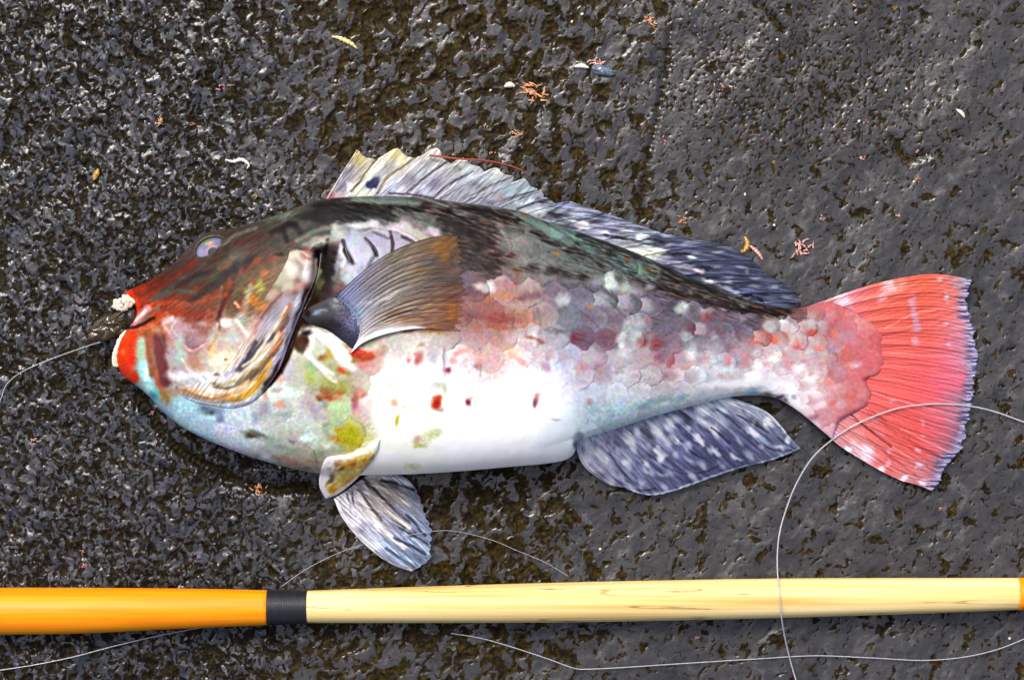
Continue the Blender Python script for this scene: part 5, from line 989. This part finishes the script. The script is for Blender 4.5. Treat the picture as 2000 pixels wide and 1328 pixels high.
i = np.arange(8*28).reshape(8, 28); j = np.roll(i, -1, 1)
mesh_obj('pupil', world(ppx, ppy, pzz/1000).reshape(-1, 3), np.stack([i[:-1], j[:-1], j[1:], i[1:]], -1).reshape(-1, 4)[:, ::-1].copy(), M_pup, eye)
M_cor, t_, b_ = new_mat('cornea')
b_.inputs['Base Color'].default_value = (0.9, 0.93, 1, 1); b_.inputs['Roughness'].default_value = 0.04; b_.inputs['Alpha'].default_value = 0.05; b_.inputs['Specular IOR Level'].default_value = 0.5
b_.inputs['Coat Weight'].default_value = 0.25; b_.inputs['Coat Roughness'].default_value = 0.03
x_, y_, z_ = eye_dome(33, 23, 2.5, ez-0.6)
mesh_obj('cornea', world(x_, y_, z_/1000).reshape(-1, 3), disc_faces()[:, ::-1].copy(), M_cor, eye)

rim_a = np.linspace(0, 2*np.pi, 61); t = math.radians(-22)
rim_x = EX+34*np.cos(rim_a)*math.cos(t)-24.5*np.sin(rim_a)*math.sin(t); rim_y = EY+34*np.cos(rim_a)*math.sin(t)+24.5*np.sin(rim_a)*math.cos(t)
rcol = np.array([lin(hexrgb('4c4038'))*0.8*(0.75+0.5*((k_*7) % 5)/5) for k_ in range(61)])
tube('eye_rim', world(rim_x, rim_y, (ez+0.1+0*rim_x)/1000), 0.8/1000, M_skin, eye, rcol, 8)

# ------------------------------------------------------------------ mouth: tooth plates of many small knobs, dark lining
def knobs(name, centres, mat, parent):
    """little rounded teeth packed into one plate; centres (px,py,z mm,r mm)"""
    co, fs, off = [], [], 0
    lat, lon = 6, 8
    for cx, cy, cz, r in centres:
        c = world(np.array([cx]), np.array([cy]), cz/1000)[0]
        th = np.linspace(0.12, np.pi-0.12, lat)[:, None]; ph_ = np.linspace(0, 2*np.pi, lon, endpoint=False)[None]
        rj = r*(1+0.18*rng.rand(lat, lon))/1000
        p = np.stack([rj*np.sin(th)*np.cos(ph_), rj*np.sin(th)*np.sin(ph_), rj*np.cos(th)*np.ones_like(ph_)], -1)+c
        i = np.arange(lat*lon).reshape(lat, lon)+off; j = np.roll(i, -1, 1)
        fs.append(np.stack([i[:-1], i[1:], j[1:], j[:-1]], -1).reshape(-1, 4)); co.append(p.reshape(-1, 3))
        n0 = off+lat*lon
        off += lat*lon
    return mesh_obj(name, np.concatenate(co), np.concatenate(fs), mat, parent)
cs_ = []
for k_ in range(46):
    a = rng.rand()*2*np.pi; r = math.sqrt(rng.rand())
    cs_.append((238+19*r*math.cos(a)+2, 593+14*r*math.sin(a)-3*math.cos(a), 13.2+1.8*(1-r*r)+0.3*rng.rand(), 0.75+0.5*rng.rand()))
for k_ in range(10): cs_.append((249+k_*1.4, 578+k_*1.2+rng.rand()*3, 14.5, 0.9))
knobs('upper_tooth_plate', cs_, M_tooth, fish)
lo = spline([(245, 648), (236, 657), (229, 672), (223, 686), (221, 700), (224, 712)], 22)
cs_ = []
for k_, q in enumerate(lo):
    for d_ in range(2): cs_.append((q[0]+d_*4.0+rng.rand()*1.5, q[1]+rng.rand()*1.5, 9.3+d_*0.8+rng.rand()*0.6, 0.78+0.35*rng.rand()))
knobs('lower_tooth_plate', cs_, M_tooth, fish)
def blob_mesh(name, x, y, z, rx, ry, rz, mat, parent=None, seed=0, amp=0.2, n=20, ang=0):
    th, ph_ = np.meshgrid(np.linspace(0.03, np.pi-0.03, n), np.linspace(0, 2*np.pi, 2*n, endpoint=False), indexing='ij')
    dx, dy, dz = np.sin(th)*np.cos(ph_), np.sin(th)*np.sin(ph_), np.cos(th)
    k_ = 1+amp*fbm(dx*1.7+dz, dy*1.7-dz, 800+seed, 3)
    t = math.radians(ang); ex, ey = dx*rx*k_, dy*ry*k_
    p = world(x+ex*math.cos(t)-ey*math.sin(t), y+ex*math.sin(t)+ey*math.cos(t), (z+dz*rz*k_)/1000)
    i = np.arange(n*2*n).reshape(n, 2*n); j = np.roll(i, -1, 1)
    f = np.stack([i[:-1], i[1:], j[1:], j[:-1]], -1).reshape(-1, 4)
    return mesh_obj(name, p.reshape(-1, 3), f, mat, parent)
blob_mesh('mouth_lining', 256, 614, 7.5, 15, 25, 5.0, M_dark, fish, 1, 0.15)

# ------------------------------------------------------------------ the painted wooden rod
rod = bpy.data.objects.new('wooden_rod', None); C.objects.link(rod)
tag(rod, 'round wooden rod, orange painted at one end and bound with black thread', 'rod')
rod.location = (0, float((664-1178)*S), 0)
AX = [(-260, 1197, 40), (-120, 1195, 45), (0, 1193, 46), (150, 1192, 45), (300, 1189, 41), (420, 1187, 37.5), (525, 1186, 34)]
AX2 = [(598, 1184.5, 31.5), (700, 1182.5, 33.5), (850, 1180, 36), (1000, 1177.5, 38), (1150, 1175, 39.3), (1300, 1172, 39.5), (1500, 1168, 39), (1700, 1164.5, 36.5), (1850, 1162, 34), (1992, 1159, 31.2)]
AX3 = [(1988, 1159.2, 31.9), (2050, 1158, 30.5), (2140, 1157, 27), (2200, 1156, 22)]
def rod_z(x): return np.interp(x, [-300, 2200], [12.4, 11.0])
def lathe(name, prof, mat, n=48, seg=None, ripple=None):
    p = np.array(prof, float)
    if seg: 
        xx = np.linspace(p[0, 0], p[-1, 0], seg); p = np.stack([xx, np.interp(xx, p[:, 0], p[:, 1]), np.interp(xx, p[:, 0], p[:, 2])], -1)
        if seg > 30 and ripple is None:
            from_s = spline(prof, seg*4); p = np.stack([xx, np.interp(xx, from_s[:, 0], from_s[:, 1]), np.interp(xx, from_s[:, 0], from_s[:, 2])], -1)
    if ripple is not None: p[:, 2] += ripple(p[:, 0])
    a = np.linspace(0, 2*np.pi, n, endpoint=False)
    X_ = np.repeat(p[:, 0:1], n, 1); zc = rod_z(p[:, 0])[:, None]
    zz = zc+p[:, 2:3]*0.25*np.sin(a)[None]*0.985
    yy = p[:, 1:2]+p[:, 2:3]*np.cos(a)[None]*0.995
    k_ = (D-zc/1000)/D
    co = np.stack([(X_-1000)*S*k_, (664-yy)*S*k_, zz/1000], -1)
    co[..., 1] -= float(rod.location.y)
    m_ = len(p)
    ends = np.stack([co[0].mean(0), co[-1].mean(0)])
    i = np.arange(m_*n).reshape(m_, n); j = np.roll(i, -1, 1)
    q = np.stack([i[:-1], j[:-1], j[1:], i[1:]], -1).reshape(-1, 4)[:, ::-1].copy()
    c0 = np.stack([np.full(n, m_*n), i[0], j[0]], -1); c1 = np.stack([np.full(n, m_*n+1), j[-1], i[-1]], -1)
    return mesh_obj(name, np.concatenate([co.reshape(-1, 3), ends]), [q, np.concatenate([c0, c1])], mat, rod)
def grain_mat(name, c1, c2, c3, rough, coat, sx, lines=0.0):
    m, t, b = new_mat(name); L = t.links
    tc = t.nodes.new('ShaderNodeTexCoord'); mp = t.nodes.new('ShaderNodeMapping'); mp.inputs['Scale'].default_value = (sx, 300, 300)
    n = t.nodes.new('ShaderNodeTexNoise'); n.inputs['Scale'].default_value = 1.0; n.inputs['Detail'].default_value = 6
    L.new(tc.outputs['Object'], mp.inputs['Vector']); L.new(mp.outputs['Vector'], n.inputs['Vector'])
    r = t.nodes.new('ShaderNodeValToRGB'); e = r.color_ramp.elements; e.new(0.5)
    for q, (p, c) in enumerate(((0.28, c1), (0.5, c2), (0.7, c3))): e[q].position = p; e[q].color = (*c, 1)
    L.new(n.outputs['Fac'], r.inputs['Fac'])
    src = r.outputs['Color']
    if lines:
        mp2 = t.nodes.new('ShaderNodeMapping'); mp2.inputs['Scale'].default_value = (9, 190, 60)
        n2 = t.nodes.new('ShaderNodeTexNoise'); n2.inputs['Scale'].default_value = 1.0; n2.inputs['Detail'].default_value = 2
        L.new(tc.outputs['Object'], mp2.inputs['Vector']); L.new(mp2.outputs['Vector'], n2.inputs['Vector'])
        r2 = t.nodes.new('ShaderNodeValToRGB'); e2 = r2.color_ramp.elements; e2.new(0.5); e2.new(0.6)
        for q, (p, v) in enumerate(((0.585, 0), (0.597, 1), (0.603, 1), (0.615, 0))): e2[q].position = p; e2[q].color = (v, v, v, 1)
        L.new(n2.outputs['Fac'], r2.inputs['Fac'])
        n3 = t.nodes.new('ShaderNodeTexNoise'); n3.inputs['Scale'].default_value = 260; n3.inputs['Detail'].default_value = 2; L.new(tc.outputs['Object'], n3.inputs['Vector'])
        mm = t.nodes.new('ShaderNodeMath'); mm.operation = 'MULTIPLY'; L.new(r2.outputs['Color'], mm.inputs[0]); L.new(n3.outputs['Fac'], mm.inputs[1])
        m2 = t.nodes.new('ShaderNodeMath'); m2.operation = 'MULTIPLY'; m2.inputs[1].default_value = lines; L.new(mm.outputs[0], m2.inputs[0])
        mx = t.nodes.new('ShaderNodeMix'); mx.data_type = 'RGBA'; mx.inputs[7].default_value = (0.22, 0.12, 0.03, 1)
        L.new(m2.outputs[0], mx.inputs['Factor']); L.new(src, mx.inputs[6]); src = mx.outputs[2]
    L.new(src, b.inputs['Base Color'])
    b.inputs['Roughness'].default_value = rough; b.inputs['Coat Weight'].default_value = coat; b.inputs['Coat Roughness'].default_value = 0.15; b.inputs['Specular IOR Level'].default_value = 0.25
    bp = t.nodes.new('ShaderNodeBump'); bp.inputs['Strength'].default_value = 0.12; bp.inputs['Distance'].default_value = 0.0006
    L.new(n.outputs['Fac'], bp.inputs['Height']); L.new(bp.outputs['Normal'], b.inputs['Normal'])
    return m
M_orange = grain_mat('orange_paint', (0.86, 0.20, 0.0), (0.90, 0.27, 0.0), (0.92, 0.35, 0.0), 0.45, 0.06, 7)
M_wood = grain_mat('varnished_pale_wood', (0.62, 0.36, 0.09), (0.80, 0.58, 0.22), (0.88, 0.74, 0.38), 0.45, 0.10, 5, 1.4)
M_thread = flat_mat('black_thread', (0.010, 0.010, 0.013), 0.45, 0.1, bump=(1800, 0.4, 0.0004, 3))
lathe('painted_handle', AX, M_orange, 56, 90)
lathe('wooden_shaft', AX2, M_wood, 56, 150)
lathe('painted_tip', AX3, M_orange, 48, 30)
TH = [(522, 1186, 34.6), (560, 1185.2, 33.4), (600, 1184.5, 32.2)]
lathe('thread_binding', TH, M_thread, 48, 220, ripple=lambda x: 0.75*np.abs(np.sin(np.pi*(x-522)/3.1))+0.4*np.sin(x*0.35))

# ------------------------------------------------------------------ fishing lines
M_line = flat_mat('clear_nylon', (0.50, 0.51, 0.54), 0.18, 0.4)
M_line.node_tree.nodes['Principled BSDF'].inputs['Alpha'].default_value = 0.72
M_line2 = flat_mat('dull_nylon', (0.34, 0.34, 0.35), 0.2, 0.5)
def line(pts, zs, r, label, mat=M_line, group=None):
    """pts in photo pixels, zs heights (mm) above the rock at the same points"""
    p3 = np.array([(a, b, z) for (a, b), z in zip(pts, zs)], float)
    c = spline(p3, 160)
    base = np.minimum(rock_top(c[:, 0], c[:, 1], 6)*1000, 3)
    z = np.maximum(c[:, 2], base+r*1.2)
    o = tube('fishing_line', world(c[:, 0], c[:, 1], z/1000), r/1000, mat, None, None, 8)
    return tag(o, label, 'fishing line', group)
line([(196, 668), (170, 676), (130, 690), (75, 711), (35, 731), (12, 752), (3, 775), (-8, 800)], [4, 2, 1, 1, 1, 1, 1, 1], 0.20, 'thin clear fishing line running out from the mouth of the fish')
line([(-20, 1311), (60, 1299), (140, 1283), (220, 1262), (300, 1243), (370, 1229), (430, 1218), (470, 1205)], [1, 1, 1, 1, 1, 1, 1, 1], 0.24, 'white fishing line slipping under the orange end of the rod')
line([(548, 1146), (600, 1110), (660, 1080), (720, 1060), (790, 1046), (860, 1036), (905, 1040), (960, 1054), (1010, 1075), (1065, 1098), (1110, 1125)], [3, 3, 4, 7, 7, 4, 2, 1, 1, 1, 1], 0.12, 'hair thin fishing line crossing the pale creased belly fin')
line([(880, 1236), (940, 1246), (1000, 1263), (1070, 1286), (1120, 1304), (1150, 1306), (1230, 1302), (1350, 1294), (1480, 1286), (1590, 1280), (1700, 1284), (1800, 1289), (1880, 1283), (1950, 1267), (2010, 1243)], [1]*15, 0.24, 'white kinked fishing line lying on the rock beside the wooden shaft')
line([(1560, 1345), (1545, 1295), (1533, 1245), (1525, 1195), (1521, 1150), (1518, 1100), (1521, 1050), (1532, 1005), (1555, 945), (1590, 890), (1640, 848), (1690, 820), (1755, 797), (1820, 789), (1885, 792), (1940, 803), (2010, 828)], [2, 4, 12, 22.5, 23.5, 14, 6, 4, 4, 5, 7, 8, 7, 6, 4, 2, 1], 0.36, 'thick white fishing line curving over the red tail and across the rod')
# red weed filament on the back fin
c = spline(np.array([(838, 304, 12), (860, 306, 11.5), (900, 311, 10), (940, 313, 7), (980, 320, 4), (1010, 329, 3), (1030, 340, 2)], float), 80)
c[:, 2] = np.maximum(c[:, 2], rock_top(c[:, 0], c[:, 1], 4)*1000+0.8)
tag(tube('weed_strand', world(c[:, 0], c[:, 1], c[:, 2]/1000), np.linspace(0.55, 0.3, 80)/1000, flat_mat('red_weed', (0.33, 0.06, 0.035), 0.35, 0.3), None, None, 6), 'thin red weed strand lying along the spiny back fin', 'seaweed')

# ------------------------------------------------------------------ bits of weed and shell on the rock
M_weed = {n: flat_mat('weed_'+n, c, 0.4, 0.3, var=(v, 700)) for n, c, v in (
    ('pink', (0.55, 0.20, 0.16), (0.72, 0.45, 0.38)), ('orange', (0.45, 0.14, 0.04), (0.72, 0.42, 0.22)), ('yellow', (0.62, 0.48, 0.08), (0.75, 0.68, 0.38)),
    ('amber', (0.35, 0.18, 0.02), (0.6, 0.38, 0.06)), ('cream', (0.62, 0.58, 0.45), (0.78, 0.75, 0.66)), ('rose', (0.45, 0.10, 0.12), (0.66, 0.34, 0.33)))}
def scrap(x, y, size, kind, label, group=None, n=6, stretch=1.0, ang=0.0, name='weed_scrap'):
    """small branching tuft: short jointed twigs from one centre, one mesh"""
    rs_ = np.random.RandomState(int(x*7+y*13) % 100000)
    co, fs, off = [], [], 0
    z0 = float(rock_top(x, y, 5))*1000
    ca, sa = math.cos(math.radians(ang)), math.sin(math.radians(ang))
    for k_ in range(int(n*1.5)+1):
        a = rs_.rand()*2*np.pi; ln = size*(0.45+0.6*rs_.rand())
        pts = [(size*0.27*rs_.randn()*stretch, size*0.20*rs_.randn(), 0.3)]; aa_ = a; ln *= 0.5
        for s_ in range(4):
            aa_ += rs_.randn()*0.55
            q = pts[-1]; pts.append((q[0]+ln/4*math.cos(aa_)*stretch, q[1]+ln/4*math.sin(aa_), max(0.2, q[2]+0.35*rs_.randn())))
        p = spline(np.array(pts), 9)
        xx, yy = p[:, 0]*ca-p[:, 1]*sa, p[:, 0]*sa+p[:, 1]*ca
        P3 = world(x+xx, y+yy, (z0+0.2+p[:, 2])/1000)
        r = np.linspace(0.62, 0.26, 9)*(0.30+0.016*size)*(0.8+0.5*rs_.rand())*(1+0.35*np.sin(np.arange(9)*2.4))/1000
        tan = np.gradient(P3, axis=0); tan /= np.linalg.norm(tan, axis=1)[:, None]+1e-12
        sd = np.cross(tan, [0, 0, 1.0]); sd /= np.linalg.norm(sd, axis=1)[:, None]+1e-9; nn = np.cross(sd, tan)
        an = np.arange(5)*2*np.pi/5
        ring = P3[:, None]+r[:, None, None]*(np.cos(an)[None, :, None]*sd[:, None]+np.sin(an)[None, :, None]*nn[:, None])
        i = np.arange(45).reshape(9, 5)+off; j = np.roll(i, -1, 1)
        fs.append(np.stack([i[:-1], i[1:], j[1:], j[:-1]], -1).reshape(-1, 4)); co.append(ring.reshape(-1, 3)); off += 45
    o = mesh_obj(name, np.concatenate(co), np.concatenate(fs), M_weed[kind])
    return tag(o, label, 'seaweed', group)
def ribbon(x, y, pts, wd, kind, label, name='weed_scrap'):
    p = spline(np.array(pts, float), 24); z0 = rock_top(p[:, 0], p[:, 1], 5)*1000+0.9
    r = wd*0.25*np.clip(np.sin(np.linspace(0.25, 2.9, 24)), 0.3, 1)*(1+0.2*np.sin(np.arange(24)*1.9))/1000
    return tag(tube(name, world(p[:, 0], p[:, 1], z0/1000), r, M_weed[kind], None, None, 7), label, 'seaweed')
ribbon(0, 0, [(648, 72), (660, 74), (675, 80), (688, 87), (698, 96)], 5, 'yellow', 'curved yellow strip of weed lying alone on the rock above the spiny fin')
ribbon(0, 0, [(1455, 462), (1460, 478), (1452, 492), (1447, 488)], 5, 'amber', 'amber yellow weed curl beside a pink sprig near the back fin')
ribbon(0, 0, [(1462, 478), (1472, 486), (1482, 496), (1490, 508)], 4, 'pink', 'straight pink sprig touching an amber weed curl near the back fin')
ribbon(0, 0, [(440, 312), (455, 316), (472, 312), (486, 322), (482, 330)], 4, 'cream', 'pale cream curled worm tube on the dark rock above the eye')
ribbon(0, 0, [(183, 352), (188, 342), (192, 330)], 6, 'amber', 'amber brown weed flake in a pit of the rock')
ribbon(0, 0, [(985, 170), (995, 166), (1006, 169)], 6, 'cream', 'white stub of weed beside a tangled orange clump')
ribbon(0, 0, [(1122, 131), (1136, 129), (1150, 133)], 5, 'cream', 'white splinter beside a small dark blue shell')
ribbon(0, 0, [(1868, 214), (1878, 221), (1884, 230)], 4, 'cream', 'tiny pale worm tube on the smooth grey rock')
scrap(1040, 180, 34, 'orange', 'large tangled clump of orange weed with a white stub beside it', None, 14, 1.4, 25)
scrap(1566, 486, 30, 'pink', 'bushy salmon pink weed clump off the rear of the back fin', None, 12)
scrap(1272, 42, 20, 'orange', 'orange pink weed tuft high on the rock far from the fish', None, 8, 1.0, 60)
scrap(1165, 124, 20, 'pink', 'pink weed tuft growing on a small dark blue shell', None, 8, 1.5)
scrap(312, 237, 18, 'orange', 'rusty orange forked weed tuft above the head of the fish', None, 6)
scrap(432, 170, 14, 'rose', 'rose red weed shred on the rock above the head of the fish', None, 5, 1.7, -15)
scrap(1334, 429, 16, 'orange', 'orange weed tuft just above the middle of the back fin', None, 6)
scrap(507, 955, 22, 'orange', 'rust red weed clump in the shade under the belly near the creased fin', None, 9)
scrap(1010, 262, 12, 'orange', 'short row of orange weed crumbs above the red strand', None, 5, 2.2, 20)
scrap(948, 248, 10, 'pink', 'pale pink weed crumb beside the short row of orange crumbs', None, 4)
small = [(945, 97, 'pink', 9), (1297, 275, 'rose', 12), (1605, 425, 'pink', 12), (1685, 310, 'pink', 13), (1665, 8, 'pink', 9), (1792, 296, 'rose', 9), (1792, 350, 'orange', 9), (66, 858, 'pink', 11), (375, 243, 'orange', 8), (1362, 1245, 'orange', 8), (1838, 992, 'orange', 6), (160, 1077, 'orange', 7), (1412, 172, 'pink', 9), (1435, 172, 'pink', 7), (1560, 588, 'amber', 8), (500, 383, 'amber', 10), (1692, 238, 'rose', 8), (297, 806, 'rose', 8), (1513, 318, 'amber', 7), (60, 245, 'rose', 6), (1750, 16, 'amber', 7), (1755, 420, 'pink', 9), (960, 300, 'pink', 9), (590, 425, 'cream', 5), (165, 1105, 'rose', 10)]
for x_, y_, kd, sz in small:
    scrap(x_, y_, sz, kd, 'tiny %s weed crumb stuck to the bare rock' % {'rose': 'rose red'}.get(kd, kd), 'tiny %s weed crumbs' % kd, 4)
# shell grit
M_grit = flat_mat('shell_grit', (0.60, 0.58, 0.50), 0.35, 0.3)
for k_, (x_, y_) in enumerate([(1518, 78), (1672, 45), (822, 40), (838, 42), (1117, 43), (1137, 28), (1730, 177), (1770, 174), (1772, 208), (1455, 380), (1678, 237), (958, 177), (655, 158), (530, 410), (1972, 1246), (1172, 1072), (547, 912), (497, 917), (1512, 440)]):
    g = blob_mesh('shell_grit', x_, y_, float(rock_top(x_, y_, 3))*1000+0.4, 2.3+1.2*rng.rand(), 1.8+rng.rand(), 0.5, M_grit, None, k_, 0.5, 7, 30*k_)
    tag(g, 'white grain of shell grit stuck to the rock', 'shell grit', 'white grit on the rock')
M_shell = flat_mat('blue_mussel_shell', (0.03, 0.045, 0.075), 0.2, 0.6, var=((0.16, 0.20, 0.26), 500))
tag(blob_mesh('shell', 1178, 138, float(rock_top(1178, 138, 8))*1000+0.5, 24, 10, 2.2, M_shell, None, 3, 0.3, 20, 15), 'small dark blue shell under a pink weed tuft', 'shell')
# brown jelly-like weed in the mouth
M_jel, t_, b_ = new_mat('brown_weed_jelly')
b_.inputs['Base Color'].default_value = (0.05, 0.03, 0.008, 1); b_.inputs['Roughness'].default_value = 0.12; b_.inputs['Coat Weight'].default_value = 0.6; b_.inputs['Alpha'].default_value = 0.62
add_bump(t_, b_, 250, 0.4, 0.001, 3)
tag(blob_mesh('brown_weed', 214, 638, 4.6, 40, 20, 2.4, M_jel, None, 9, 0.9, 26, -22), 'slick dark brown weed hanging from the open mouth of the fish', 'seaweed')
